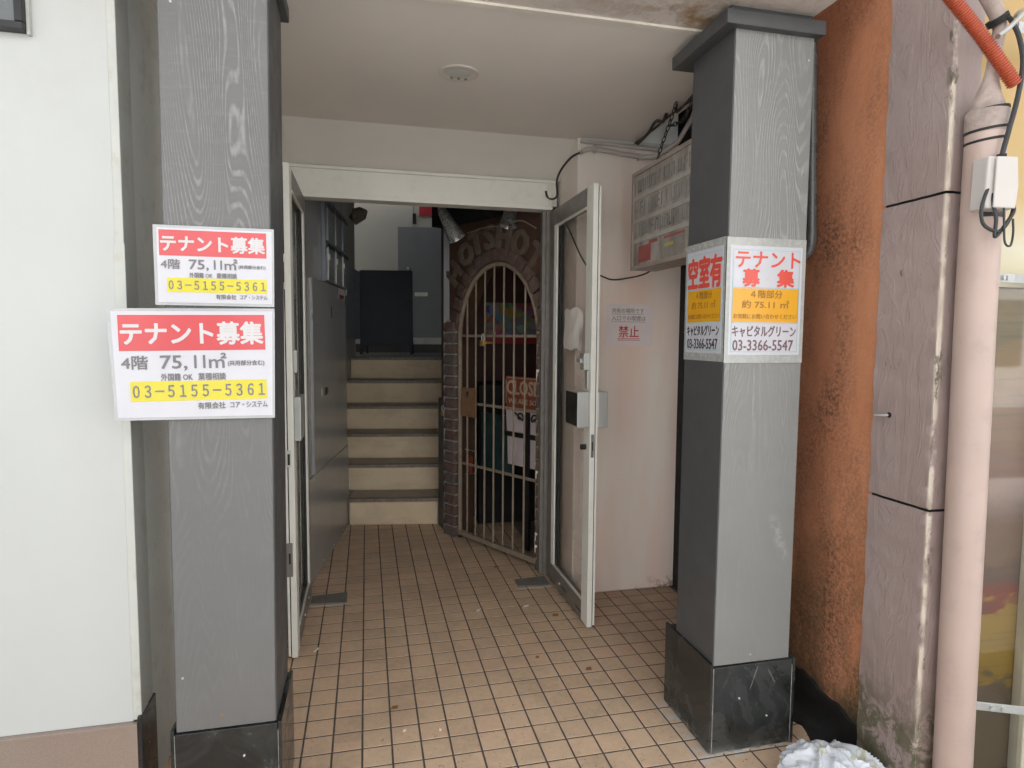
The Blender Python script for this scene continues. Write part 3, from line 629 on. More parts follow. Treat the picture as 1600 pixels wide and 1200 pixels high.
tag(build('wall_cable', MB().tube(arc([(1.095, 3.50, 2.20), (1.11, 3.40, 2.10), (1.18, 3.372, 1.94), (1.24, 3.372, 1.87), (1.301, 3.37, 1.843), (1.36, 3.37, 1.826), (1.43, 3.35, 1.832), (1.46, 3.15, 1.84), (1.46, 2.99, 1.875)]), .0045, 7), 'cable', loc=(1.3, 3.36, 1.83)), 'thin dark cable sagging across the pinkish wall to the light box', 'cable')

lb = thing('light_box_sign', (1.42, 2.7, 1.85), 'dirty faded light-box sign hanging on chains left of the right column', 'sign')
LY0, LY1, LX = 2.30, 3.075, 1.35
build('housing', bx(LX+.002, LY0, 1.845, LX+.14, LY1, 2.335), 'lbox_f', lb, bevel=.006)
build('face', bx(LX-.004, LY0+.02, 1.865, LX+.001, LY1-.025, 2.315), 'lbox', lb)
build('frame', bx(LX-.010, LY0, 2.3155, LX+.001, LY1, 2.336).box(LX-.010, LY0, 1.844, LX+.001, LY1, 1.8645).box(LX-.010, LY1-.024, 1.8646, LX+.001, LY1, 2.3154), 'lbox_f', lb, bevel=.002)
for z0 in (2.20, 2.085, 1.985):
    build('divider', bx(LX-.0075, LY0+.02, z0-.009, LX-.0045, LY1-.03, z0+.012), 'lbox_l', lb)
O = V((LX-.0042, LY1-.04, 1.865)); ux = -Y3
rr = random.Random(11)
def strokes(z0, z1, u0, u1):
    mb = MB(); u = u0
    while u < u1-.035:
        k = rr.choice('IUEJN'); w_ = rr.uniform(.028, .04); y = O.y-u; x = LX-.0058; th = .009
        def s_(a, b_, c, d): mb.box(x, y-c*w_, z0+b_*(z1-z0), x+.001, y-a*w_, z0+d*(z1-z0))
        s_(0, 0, .25, 1)
        if k in 'UJ': s_(.26, 0, .74, .2); s_(.75, 0, 1, 1)
        if k == 'E': s_(.26, .4, .9, .58); s_(.26, .85, .9, 1)
        if k == 'N': s_(.26, .82, .74, 1); s_(.75, 0, 1, 1)
        u += w_+rr.uniform(.008, .016)
    return mb
tag(build('faded_lettering', strokes(2.225, 2.285, .03, .62), 'lbox_d', lb), kind='stuff')
tag(build('faded_lettering', strokes(2.115, 2.18, .06, .66), 'lbox_d', lb), kind='stuff')
tag(build('faded_lettering', strokes(2.01, 2.068, .05, .66), 'lbox_d', lb), kind='stuff')
build('red_block', MB().box(LX-.0058, O.y-.19, 1.875, LX-.0046, O.y-.05, 1.955).box(LX-.0058, O.y-.26, 1.955, LX-.0047, O.y-.17, 1.97).box(LX-.0058, O.y-.52, 1.955, LX-.0047, O.y-.33, 1.967), 'lbox_r', lb)
build('yellow_mark', MB().box(LX-.0058, O.y-.42, 1.918, LX-.0047, O.y-.33, 1.932), 'lbox_y', lb)
for z in (2.31, 2.08, 1.858): build('bolt', MB().tube([(LX+.02, LY1, z), (LX+.02, LY1+.02, z)], .005, 8), 'iron', lb)
# chains
tm = MB(); R1, r1 = .011, .0028; n1, n2 = 12, 6; vs = []
for a in range(n1):
    th = 2*math.pi*a/n1; c = V((math.cos(th)*R1*.75, 0, math.sin(th)*R1*1.45)); nn = V((math.cos(th), 0, math.sin(th)))
    for k in range(n2):
        ph = 2*math.pi*k/n2; vs.append(c+nn*math.cos(ph)*r1+V((0, math.sin(ph)*r1, 0)))
tm.add(vs, [(a*n2+k, a*n2+(k+1) % n2, ((a+1) % n1)*n2+(k+1) % n2, ((a+1) % n1)*n2+k) for a in range(n1) for k in range(n2)], True)
lm = bpy.data.meshes.new('link'); lm.from_pydata([tuple(v) for v in tm.v], [], tm.f); lm.polygons.foreach_set('use_smooth', tm.sm); lm.materials.append(M['chain'])
def chain(pts, label):
    t = thing('hanging_chain', pts[0], label, 'chain', 'chains holding the light box'); p = arc(pts, 24); d = 0; k = 0
    for a, b_ in zip(p, p[1:]):
        d += (b_-a).length
        if d > .0245:
            d = 0; q = (b_-a).to_track_quat('Z', 'Y') @ Matrix.Rotation(k*math.pi/2, 3, 'Z').to_quaternion(); piece('link', lm, None, t, a, q.to_euler()); k += 1
chain([(1.40, 2.92, 2.345), (1.40, 2.87, 2.42), (1.41, 2.80, 2.52), (1.42, 2.76, 2.60)], 'dark chain rising from the light box to the ceiling edge')
chain([(1.41, 2.82, 2.50), (1.43, 2.72, 2.50), (1.42, 2.62, 2.54), (1.42, 2.52, 2.60)], 'dark chain slung sideways from the first chain near the column')
chain([(1.40, 2.50, 2.345), (1.41, 2.47, 2.45), (1.42, 2.45, 2.6)], 'dark chain close behind the right column cap')
hk = thing('ceiling_hooks', (1.46, 2.9, 2.6), 'dark metal hooks and wire at the right ceiling edge', 'hook')
build('hook', MB().tube(arc([(1.47, 3.30, 2.565), (1.46, 3.15, 2.575), (1.45, 3.05, 2.60), (1.44, 2.98, 2.58), (1.44, 2.94, 2.565), (1.45, 2.92, 2.60)]), .008, 8), 'chain', hk)
build('hook', MB().tube(arc([(1.44, 2.80, 2.60), (1.43, 2.78, 2.555), (1.44, 2.70, 2.575), (1.45, 2.62, 2.60)]), .006, 8), 'chain', hk)
build('wire', MB().tube(arc([(1.48, 3.36, 2.585), (1.48, 3.1, 2.59), (1.47, 2.9, 2.592), (1.47, 2.6, 2.585), (1.46, 2.45, 2.55)]), .005, 7), 'rubber', hk)
build('bracket', bx(1.44, 2.34, 2.50, 1.452, 2.50, 2.598).box(1.42, 2.40, 2.46, 1.47, 2.44, 2.50), 'iron', hk, bevel=.002)

# ================================================================== interior: rotated stairwell frame
SO = V((-.151, 5.09, 0)); SE = V((.9885, -.151, 0)).normalized(); SN = V((.151, .9885, 0)).normalized(); SB = (SO, SE, SN, Z3)
def sb(*a): return MB().box(*a, B=SB)
def sp(e, n, z): return SO+SE*e+SN*n+Z3*z
RH, RT, RD0 = .215, .29, -.05
st = thing('staircase', sp(.35, 0, 0), 'six worn cream concrete steps climbing between grey panels and brick', 'stairs')
for k in range(6):
    n0 = RD0+k*RT; e0 = .0 if k == 0 else -.215
    build('riser', sb(e0 if k else .012, n0, k*RH+(.0005 if k else .0), .76 if k else .712, n0+.03, (k+1)*RH-.028), 'riser', st, bevel=.002 if k else .012, seg=3)
    build('nosing', sb(e0, n0-.006, (k+1)*RH-.0275, .80, n0+.055, (k+1)*RH-.001), 'nosing', st, bevel=.003)
    build('tread', sb(e0, n0+.031, k*RH-.05, .80, n0+RT-.0005, (k+1)*RH-.003), 'tread', st)
tag(build('stair_landing', sb(-1.5, RD0+5*RT+.056, 1.0, 1.6, 4.6, 1.289), 'landing'), 'dark landing floor at the top of the steps', kind='structure')
# walls
lw = thing('stairwell_left_wall', sp(-.1, -.6, 0), 'grey glossy panelled wall left of the steps with letterboxes above', 'wall')
build('upper_wall_face', sb(-.12, -1.60, 1.0, -.001, 1.75, 3.39), 'door_grey', lw) if False else None
build('wall_body', sb(-.30, -1.38, .0, -.003, .0, 3.39), 'panel', lw)
build('panel', sb(-.0028, -1.265, .002, .004, .0, .640), 'panel', lw, bevel=.001)
build('panel', sb(-.0028, -1.165, .655, .012, -.085, 1.845), 'panel', lw, bevel=.002)
build('panel_edge', sb(.0122, -1.168, .655, .016, -1.150, 1.845), 'mail_l', lw, bevel=.001)
for n, z in ((-1.15, .62), (-.40, .615), (-.9, .03), (-.6, .03), (-.25, .03), (-.01, .50), (-.01, .29), (-.01, .03)): build('screw', MB().tube([sp(.003, n, z), sp(.007, n, z)], .0045, 8), 'galv', lw)
build('key_plate', sb(.012, -.62, 1.62, .014, -.59, 1.70), 'iron', lw)
for n in (-.90, -.80): build('small_plate', sb(.012, n-.03, 1.11, .015, n+.03, 1.16), 'iron' if n > -.85 else 'galv', lw)
build('sticker', sb(.0125, -.36, 1.765, .0135, -.12, 1.845), 'white', lw); build('sticker_print', sb(.0136, -.33, 1.77, .0142, -.15, 1.80), 'red', lw)
ms = thing('stair_side_wall', sp(-.3, .8, 0), 'dim beige side wall running up beside the steps', 'wall')
build('wall_face', sb(-.45, .001, .0, -.22, 1.72, 3.39), 'back_wall', ms)
eb = thing('meter_cabinet', sp(-.19, 1.1, 1.47), 'tall dark grey cabinet on the wall past the letterboxes', 'cabinet')
build('cabinet_body', sb(-.2195, .55, 1.47, -.155, 1.62, 2.16), 'mail', eb, bevel=.004); build('cabinet_edge', sb(-.1549, .555, 1.50, -.148, .60, 2.13), 'mail_l', eb, bevel=.002)
build('cabinet_handle', sb(-.1549, .80, 1.86, -.14, .83, 1.96), 'alu', eb, bevel=.002)
mbx = thing('letterbox_unit', sp(.03, -.4, 1.86), 'bank of blue-grey metal letterboxes above the grey panel', 'letterboxes')
build('carcass', sb(-.002, -.815, 1.855, .022, -.055, 2.90), 'mail', mbx, bevel=.002)
for c_ in range(3):
    for r_ in range(4):
        n0 = -.81+c_*.252; z0 = 1.862+r_*.255
        d = build('letterbox_door', sb(.0225, n0+.006, z0, .034, n0+.244, z0+.205), 'mail', mbx, bevel=.003)
        build('letter_slot', sb(.0345, n0+.02, z0+.208, .036, n0+.235, z0+.235), 'black', d)
        if r_ < 1: build('name_card', sb(.0345, n0+.07, z0+.10, .0355, n0+.15, z0+.15), 'mail_l', d); build('catch', sb(.0345, n0+.005, z0+.13, .048, n0+.03, z0+.165), 'alu_light', d)
        if r_ < 2: build('edge_strip', sb(.0345, n0-.002, z0-.002, .042, n0+.010, z0+.21), 'alu' if r_ == 0 else 'mail_l', d)
tag(build('dark_ceiling_fitting', MB().tube([sp(-.13, 1.0, 2.62), sp(-.10, 1.0, 2.60), sp(-.02, 1.0, 2.64), sp(.02, 1.0, 2.66)], [.03, .075, .06, .01], 14), 'nosing', loc=sp(-.06, 1, 2.6)), 'dark rounded fitting high on the wall past the letterboxes', 'fitting')
bw = thing('landing_back_wall', sp(0, 3.45, 1.29), 'dim beige wall at the back of the landing', 'wall')
build('wall_face', sb(-1.6, 3.40, 1.0, 1.6, 3.6, 5.6), 'back_wall', bw)  # carried up out of view to keep sun out of the roof gap
build('skirting', sb(-1.6, 3.36, 1.2895, 1.5, 3.399, 1.40), 'landing', bw); build('kick_strip', sb(.235, 3.355, 1.40, .66, 3.399, 1.485), 'white_trim', bw)
bd = thing('steel_door', sp(.35, 3.38, 1.49), 'plain grey steel door at the back of the landing', 'door')
build('door_slab', sb(.055, 3.375, 1.489, .70, 3.399, 2.925), 'door_grey', bd, bevel=.002); build('door_knob', MB().tube([sp(.187, 3.374, 2.387), sp(.187, 3.33, 2.387)], .018, 12), 'steel', bd)
build('door_plate', sb(.27, 3.371, 2.03, .44, 3.3745, 2.08), 'alu', bd); build('door_plate_edge', sb(.41, 3.366, 2.035, .44, 3.3705, 2.08), 'alu_light', bd)
tag(build('red_notice', sb(.332, 3.38, 3.07, .585, 3.399, 3.19), 'red', loc=sp(.45, 3.4, 3.07)), 'small red notice high on the back wall', 'notice')
text('lettering', '火気厳禁', (.0, .0, .001, .001), V((0, 0, 0)), X3, Z3, 'white', bd) if False else None
hg = thing('hanging_tag', sp(.262, 3.38, 2.98), 'narrow black tag hanging high on the back wall', 'tag')
build('string', MB().tube([sp(.262, 3.385, 3.22), sp(.262, 3.385, 3.10)], .004, 6), 'iron', hg); build('tag_body', sb(.248, 3.372, 2.965, .292, 3.392, 3.10), 'black', hg, bevel=.003)
abd = thing('board_stand', sp(.02, 2.7, 1.29), 'large dark navy board standing on the landing at the top of the steps', 'board')
build('board_face', sb(-.275, 2.40, 1.42, .31, 2.425, 2.248), 'board', abd, bevel=.003); build('board_frame', sb(-.285, 2.395, 1.385, -.270, 2.43, 2.255).box(.305, 2.395, 1.385, .32, 2.43, 2.255, B=SB).box(-.2699, 2.395, 2.2485, .3049, 2.43, 2.26, B=SB).box(-.2699, 2.395, 1.385, .3049, 2.43, 1.4195, B=SB), 'board', abd, bevel=.002)
for e in (-.272, .303): build('board_leg', sb(e-.013, 2.39, 1.289, e+.013, 2.43, 1.3845), 'board', abd)
build('rear_leg', MB().tube([sp(-.25, 2.42, 2.1), sp(-.26, 2.8, 1.29)], .012, 6), 'board', abd); build('rear_leg', MB().tube([sp(.28, 2.42, 2.1), sp(.29, 2.8, 1.29)], .012, 6), 'board', abd)
ic = thing('intercom', sp(.63, 3.3, 1.8), 'small pale intercom on the wall edge beside the brick arch', 'intercom')
build('intercom_body', sb(.742, .40, 1.60, .766, .47, 1.66), 'alu', ic, bevel=.002); build('intercom_button', sb(.742, .40, 1.565, .766, .46, 1.59), 'mail_l', ic, bevel=.002)

# stair right wall and arch wall
AO = V((.594, 4.689, 0)); AG = V((.483, -.875, 0)).normalized(); AN = V((-.875, -.483, 0)).normalized(); AB = (AO, AG, -AN, Z3)   # second axis goes into the wall
def ab(*a): return MB().box(*a, B=AB)
def ap(s, d, z): return AO+AG*s-AN*d+Z3*z
rw = thing('stair_right_wall', (.72, 5.6, 0), 'dark grey wall right of the steps', 'wall')
build('wall_face', sb(.767, -.30, 0, .86, 3.4, 3.39), 'door_grey', rw); build('wall_end', MB().prism([ap(-.055, .02, 0), ap(-.02, .02, 0), ap(-.02, .16, 0), sp(.766, -.2, 0), sp(.766, -.05, 0), sp(.716, -.05, 0)], (0, 0, 1.02)), 'side_paint', rw)
pd = thing('padlocked_standpipe', ap(-.03, -.02, 0), 'small brass padlock hanging on a thin brown pipe left of the brick arch', 'padlock')
build('pipe', MB().tube([ap(-.022, -.012, .45), ap(-.022, -.012, .93)], .010, 8), 'gate_plate', pd); build('padlock_body', ab(-.036, -.04, .905, -.006, -.02, .945), 'brass', pd, bevel=.003)
build('shackle', MB().tube(arc([ap(-.032, -.03, .945), ap(-.036, -.03, .965), ap(-.021, -.03, .983), ap(-.008, -.03, .965), ap(-.010, -.03, .945)]), .0035, 7), 'galv', pd)

aw = thing('arch_wall', ap(.5, .06, 0), 'dark brown wall with a brick-edged arched doorway', 'wall')
CS, CZ = .568, 1.485; A1, B1 = .428, .525        # opening half width / rise
def arcpt(a, b_, th): return (CS+a*math.cos(th), CZ+b_*math.sin(th))
N_ = 28
outer = MB(); D = .14
prof = [arcpt(A1, B1, math.pi*k/N_) for k in range(N_+1)]       # right -> left
WT = 2.62
for k in range(N_):
    (s0, z0), (s1, z1) = prof[k], prof[k+1]
    outer.prism([ap(s0, 0, z0), ap(s1, 0, z1), ap(s1, 0, WT), ap(s0, 0, WT)], -AN*D)
outer.prism([ap(-.02, 0, .0), ap(CS-A1, 0, 0), ap(CS-A1, 0, WT), ap(-.02, 0, WT)], -AN*D)
outer.prism([ap(CS+A1, 0, .0), ap(1.06, 0, 0), ap(1.06, 0, WT), ap(CS+A1, 0, WT)], -AN*D)
outer.prism([ap(-.085, 0.002, 1.03), ap(-.0205, 0.002, 1.03), ap(-.0205, .002, WT), ap(-.085, .002, WT)], -AN*.10)
build('wall_face', outer, 'arch', aw)
# bricks
bm_ = MB().box(-.5, -.5, -.5, .5, .5, .5); me = bpy.data.meshes.new('brick')
rb = random.Random(5); bmm = bmesh.new(); bmesh.ops.create_cube(bmm, size=1); bmesh.ops.bevel(bmm, geom=bmm.edges[:], offset=.10, segments=2, affect='EDGES', profile=.6)
for v in bmm.verts: v.co += V((rb.uniform(-.02, .02), rb.uniform(-.03, .03), rb.uniform(-.03, .03)))
bmm.to_mesh(me); bmm.free(); me.polygons.foreach_set('use_smooth', [True]*len(me.polygons)); me.materials.append(M['brick'])
rotz = math.atan2(AG.y, AG.x)
for k in range(20):
    for (s0, s1) in ((.0, .128), (.992, 1.055)):
        z = .004+k*.0805+.037
        piece('brick', me, None, aw, ap((s0+s1)/2+rb.uniform(-.003, .003), .055+rb.uniform(-.004, .004)-.02, z), (rb.uniform(-.02, .02), rb.uniform(-.02, .02), rotz+rb.uniform(-.02, .02)), ((s1-s0), .15, .069))
build('mortar_joint', ab(.006, -.026, .0, .122, .0, 1.62).box(.998, -.026, .0, 1.05, .0, 1.62, B=AB), 'brick_mortar', aw)
nv = 17
for k in range(nv):
    th = math.pi*(k+.5)/nv; s, z = arcpt(A1+.04, B1+.04, th)
    if z < 1.60: continue
    nx, nz = math.cos(th)/(A1+.065), math.sin(th)/(B1+.06); al = math.atan2(nz, nx)
    o = piece('brick', me, None, aw, ap(s, .0, z), None, (.078, .06, .088))
    bas = Matrix((AG*math.cos(al)+Z3*math.sin(al), -AN, (AG*-math.sin(al)+Z3*math.cos(al)))).transposed()
    if bas.determinant() < 0: bas = Matrix((AG*math.cos(al)+Z3*math.sin(al), AN, (AG*-math.sin(al)+Z3*math.cos(al)))).transposed()
    o.rotation_euler = bas.to_euler()
for ch, s, z, deg in (('H', .100, 1.955, 50), ('O', .232, 2.085, 34), ('T', .352, 2.150, 18), ('S', .495, 2.175, 6), ('H', .640, 2.165, -6), ('O', .800, 2.105, -22), ('T', .945, 2.00, -40)):
    a = math.radians(deg); ux = AG*math.cos(a)+Z3*math.sin(a); uy = -AG*math.sin(a)+Z3*math.cos(a)
    w2 = {'H': .062, 'O': .072, 'T': .062, 'S': .050}[ch]
    text('letter', ch, (-w2, -.078, w2, .078), ap(s, 0, z), ux, uy, 'letter', aw, bold=.055, depth=.020, lift=-.001)
build('cable_run', MB().tube(arc([ap(.30, -.05, 2.22), ap(.5, -.05, 2.235), ap(.68, -.05, 2.225), ap(.84, -.05, 2.235), ap(.93, -.05, 2.20), ap(.98, -.04, 2.17)]), .004, 7), 'gate', aw)
tag(build('dark_canopy', ab(-.06, -.10, 2.30, .62, -.002, 2.60), 'black_void', loc=ap(.3, 0, 2.3)), 'black board put in for the dark stair soffit above the brick arch lettering', 'canopy')  # plain black board in place of the dark soffit
tag(build('interior_ceiling', MB().box(-1.6, 3.801, 3.4, 2.6, 7.85, 3.6), 'back_wall'), 'stairwell ceiling cut short so sky lights the landing', kind='structure')  # stops short to leave an added sky opening over the landing
tag(build('interior_side_wall', MB().box(-1.9, 3.9, 0, -.72, 6.6, 3.4).box(-1.9, 6.6, 0, -1.2, 9.6, 1.9).box(1.135, 3.86, 0, 1.30, 3.99, 3.4), 'back_wall', loc=(-1.5, 6, 0)), 'unseen stairwell wall left open at the landing to let light in', 'wall')  # low at the landing, an added opening for sky light

# gate
gt = thing('iron_gate', ap(.56, -.03, 0), 'arched tan iron bar gate closed across the brick-edged doorway', 'gate')
GD = -.005
g0, g1 = .158, .978; gcs = (g0+g1)/2; ga, gb = (g1-g0)/2, .505
fr = [ap(g0, GD, .05)]+[ap(g0, GD, z) for z in (.5, 1.0, 1.485)]+[ap(gcs-ga*math.cos(math.pi*k/22), GD, 1.485+gb*math.sin(math.pi*k/22)) for k in range(1, 22)]+[ap(g1, GD, z) for z in (1.485, 1.0, .5, .05)]
build('gate_frame', MB().tube(fr, .0165, 8), 'gate', gt); build('bottom_rail', ab(g0, GD-.018, .035, g1, GD+.018, .068), 'gate', gt, bevel=.002)
for s in (.245, .342, .442, .540, .641, .744, .850):
    top = 1.485+gb*math.sqrt(max(0, 1-((s-gcs)/ga)**2))-.012
    build('bar', MB().tube([ap(s, GD, .066), ap(s, GD, top)], .007, 8), 'gate', gt)
for z in (1.505, 1.02, .57): build('cross_rail', ab(g0+.012, GD+.009, z-.009, g1-.012, GD+.020, z+.009), 'gate', gt, bevel=.001)
build('lock_plate', ab(.198, GD-.022, .925, .365, GD-.010, 1.135), 'gate_plate', gt, bevel=.002); build('keyhole', MB().tube([ap(.275, GD-.0225, 1.095), ap(.275, GD-.0245, 1.095)], .013, 12).box(.270, GD-.0245, 1.065, .280, GD-.0225, 1.09, B=AB), 'black', gt)
for z0, z1 in ((1.22, 1.345), (.60, .70), (.12, .26)): build('hinge', MB().tube([ap(.993, GD-.02, z0), ap(.993, GD-.02, z1)], .011, 8), 'bead', gt)
gp = thing('gate_padlock', ap(.45, -.03, 1.46), 'brass padlock on a hasp in the upper part of the gate', 'padlock')
build('padlock_body', ab(.432, -.045, 1.435, .472, -.02, 1.475), 'brass', gp, bevel=.004); build('shackle', MB().tube(arc([ap(.44, -.03, 1.475), ap(.438, -.03, 1.50), ap(.452, -.03, 1.52), ap(.466, -.03, 1.50), ap(.464, -.03, 1.475)]), .004, 7), 'galv', gp)
build('hasp', ab(.475, -.03, 1.45, .55, -.018, 1.465), 'brass', gp)

# inside the bar
tag(build('bar_back_wall', bx(.85, 5.45, .001, 2.6, 5.6, 3.4).box(2.3, 3.95, .001, 2.6, 5.449, 3.4), 'room', loc=(1.6, 5.5, 0)), 'dark reddish brown wall inside the gated bar', 'wall')
tag(build('bar_counter', bx(.86, 4.86, .001, 2.2, 5.3, 1.12), 'black_void', loc=(1.5, 5, 0), bevel=.01), 'black counter block standing behind the gate', 'counter')
po = thing('flyer_board', (1.35, 5.43, 1.5), 'colourful pasted flyers on the back wall behind the gate bars', 'poster')
build('board_sheet', bx(1.03, 5.43, 1.51, 1.62, 5.449, 1.80), 'collage', po); build('board_shelf', bx(1.0, 5.38, 1.44, 1.66, 5.449, 1.505), 'red', po)
tp = tag(build('teal_poster', ab(.155, .20, .50, .50, .215, .93), 'teal', loc=ap(.3, .2, .5)), 'dark teal panel low behind the left bars of the gate', 'panel')
wr = thing('wire_rack', ap(.2, .1, .45), 'small wire rack with a red card behind the left gate bars', 'rack')
build('rack_frame', MB().tube([ap(.13, .06, .66), ap(.27, .06, .66), ap(.27, .06, .50), ap(.13, .06, .47), ap(.13, .06, .66)], .004, 6), 'galv', wr); build('rack_card', ab(.135, .065, .49, .215, .07, .62), 'closed', wr)
cs = thing('closed_sign', ap(.72, .15, .6), 'faded red CLOSED sign on a black iron easel behind the gate', 'sign')
def cb(*a): return MB().box(*a, B=(ap(0, .12, 0), AG, -AN, Z3))
build('sign_plate', cb(.4865, .03, 1.005, .985, .045, 1.225), 'closed', cs, bevel=.006); build('sign_border', cb(.50, .0275, 1.212, .97, .0298, 1.2175).box(.4905, .0275, 1.03, .4955, .0298, 1.20, B=(ap(0, .12, 0), AG, -AN, Z3)), 'closed_l', cs)
CO = ap(0, .15, 0)
text('lettering', 'CLOSED', (.505, 1.10, .905, 1.195), CO, AG, Z3, 'closed_l', cs, bold=.03, lift=.001, depth=.003) 
text('lettering', 'WE ARE SORRY', (.52, 1.035, .905, 1.07), CO, AG, Z3, 'closed_l', cs, bold=.01, lift=.001, depth=.003)
build('paper_panel', MB().prism([ap(.505, .15, .835), ap(.70, .15, .835), ap(.70, .15, .985), ap(.492, .15, .985)], -AN*.004), 'ppanel', cs); build('paper_panel', cb(.745, .03, .835, .98, .034, .985), 'ppanel', cs)
build('paper_panel', MB().prism([ap(.515, .15, .60), ap(.70, .15, .60), ap(.70, .15, .80), ap(.508, .15, .80)], -AN*.004), 'ppanel', cs); build('paper_panel', cb(.745, .03, .60, .98, .034, .80), 'ppanel', cs)
build('easel_bar', cb(.701, .02, .02, .744, .04, 1.0).box(.50, .018, .801, .985, .029, .834, B=(ap(0, .12, 0), AG, -AN, Z3)), 'iron', cs)
for sg in (-1, 1):
    pts = []
    for k in range(26):
        th = k/25*2.2*math.pi; r_ = .006+.030*k/25; pts.append(ap(.7225+sg*(.075-r_*math.cos(th)), .142, .945-r_*math.sin(th)))
    build('scroll', MB().tube(pts+[ap(.7225+sg*.15, .142, .985)], .006, 7), 'iron', cs)

# spotlights
def spot(p, q, label, rod):
    t = thing('spotlight', p, label, 'spotlight', 'silver cone spotlights over the brick arch')
    p, q = V(p), V(q); d = (q-p).normalized()
    build('shade', MB().tube([p-d*.02, p, p+d*.01, q], [.022, .030, .032, .058], 20, caps=False).tube([q, p+d*.02], [.055, .028], 20, caps=False), 'silver', t)
    build('cap', MB().tube([p-d*.045, p-d*.02], [.012, .022], 14), 'silver', t); build('swivel', MB().tube([p-d*.04, V(rod)], .009, 8), 'galv', t)
    build('bulb', MB().tube([p+d*.04, p+d*.09, p+d*.12], [.015, .026, .012], 12), 'white_trim', t)
spot((.485, 4.1, 2.30), (.575, 4.07, 2.125), 'silver cone spotlight left of the arch lettering, tilted right', (.47, 4.12, 2.42))
spot((.935, 4.05, 2.39), (.900, 4.02, 2.215), 'silver cone spotlight hanging just under the door header, right of the other', (.94, 4.05, 2.52))
tag(build('spotlight_rail', MB().tube([(.45, 4.12, 2.44), (1.0, 4.06, 2.53)], .012, 8), 'iron', loc=(.7, 4.1, 2.5)), 'dark rail that carries the two spotlights', 'rail')

# ================================================================== signs on the columns
def tenant(label, TL, TR, BR, BL, L):
    TL, TR, BR, BL = [V((p[0], p[2], p[1])) for p in (TL, TR, BR, BL)]
    t = thing('tenant_sign', (TL+BR)/2, label, 'sign'); nrm = V((0, -1, 0))
    ux = (TR-TL); uy = (TL-BL); W_, H_ = (ux.length+(BR-BL).length)/2, uy.length; ux.normalize(); uy = (uy-ux*uy.dot(ux)).normalized()
    O = BL.copy(); 
    if ux.cross(uy).dot(nrm) < 0: pass
    n = ux.cross(uy)
    build('laminate', MB().prism([BL, BR, TR, TL], -n*.0022), 'lam', t, bevel=.0006)
    def q(u0, v0, u1, v1, lift, th=.0006): return MB().prism([O+ux*(u*W_)+uy*((1-v)*H_)+n*lift for u, v in ((u0, v1), (u1, v1), (u1, v0), (u0, v0))], n*th)
    sl_ = (BL-TL).dot(ux)
    build('sheet', MB().prism([p+n*.0003 for p in (BL+ux*.008+uy*.008, BR-ux*.006+uy*.008, TR-ux*.006-uy*.008, TL+ux*.010-uy*.008)], n*.0008), 'paper', t)
    build('red_band', q(*L['red'], .0013), 'p_red', t); build('yellow_band', q(*L['yel'], .0013), 'p_yellow', t)
    for body, b_, m, bold in L['txt']:
        text('lettering', body, (b_[0]*W_, (1-b_[3])*H_, b_[2]*W_, (1-b_[1])*H_), O, ux, uy, m, t, bold=bold, lift=.0021, depth=.0004)
    return t
L1 = {'red': (.045, .06, .935, .38), 'yel': (.10, .655, .935, .835), 'txt': [
    ('テナント募集', (.06, .125, .92, .325), 'p_white', .032), ('4階', (.055, .425, .21, .545), 'p_grey', .022), ('75,', (.285, .425, .445, .56), 'p_grey', .022), ('11', (.49, .425, .555, .54), 'p_grey', .022), ('㎡', (.58, .405, .685, .54), 'p_grey', .022),
    ('(共用部分含む)', (.695, .475, .925, .53), 'p_grey', .025), ('外国籍 OK', (.285, .585, .475, .65), 'p_grey', .022), ('業種相談', (.51, .585, .68, .65), 'p_grey', .022),
    ('０３－５１５５－５３６１', (.115, .69, .92, .80), 'p_grey', .022), ('有限会社', (.50, .855, .67, .915), 'p_grey', .025), ('コア・システム', (.70, .858, .935, .912), 'p_grey', .025)]}
tenant('larger white tenant sign with red band and yellow phone number, lower on the left column', (-.692, 1.567, 1.930), (-.257, 1.573, 1.930), (-.262, 1.256, 1.930), (-.680, 1.256, 1.930), L1)
tenant('smaller white tenant sign with red band and yellow phone number, upper on the left column', (-.571, 1.799, 1.9345), (-.255, 1.799, 1.9345), (-.258, 1.577, 1.9345), (-.570, 1.578, 1.9345), L1)

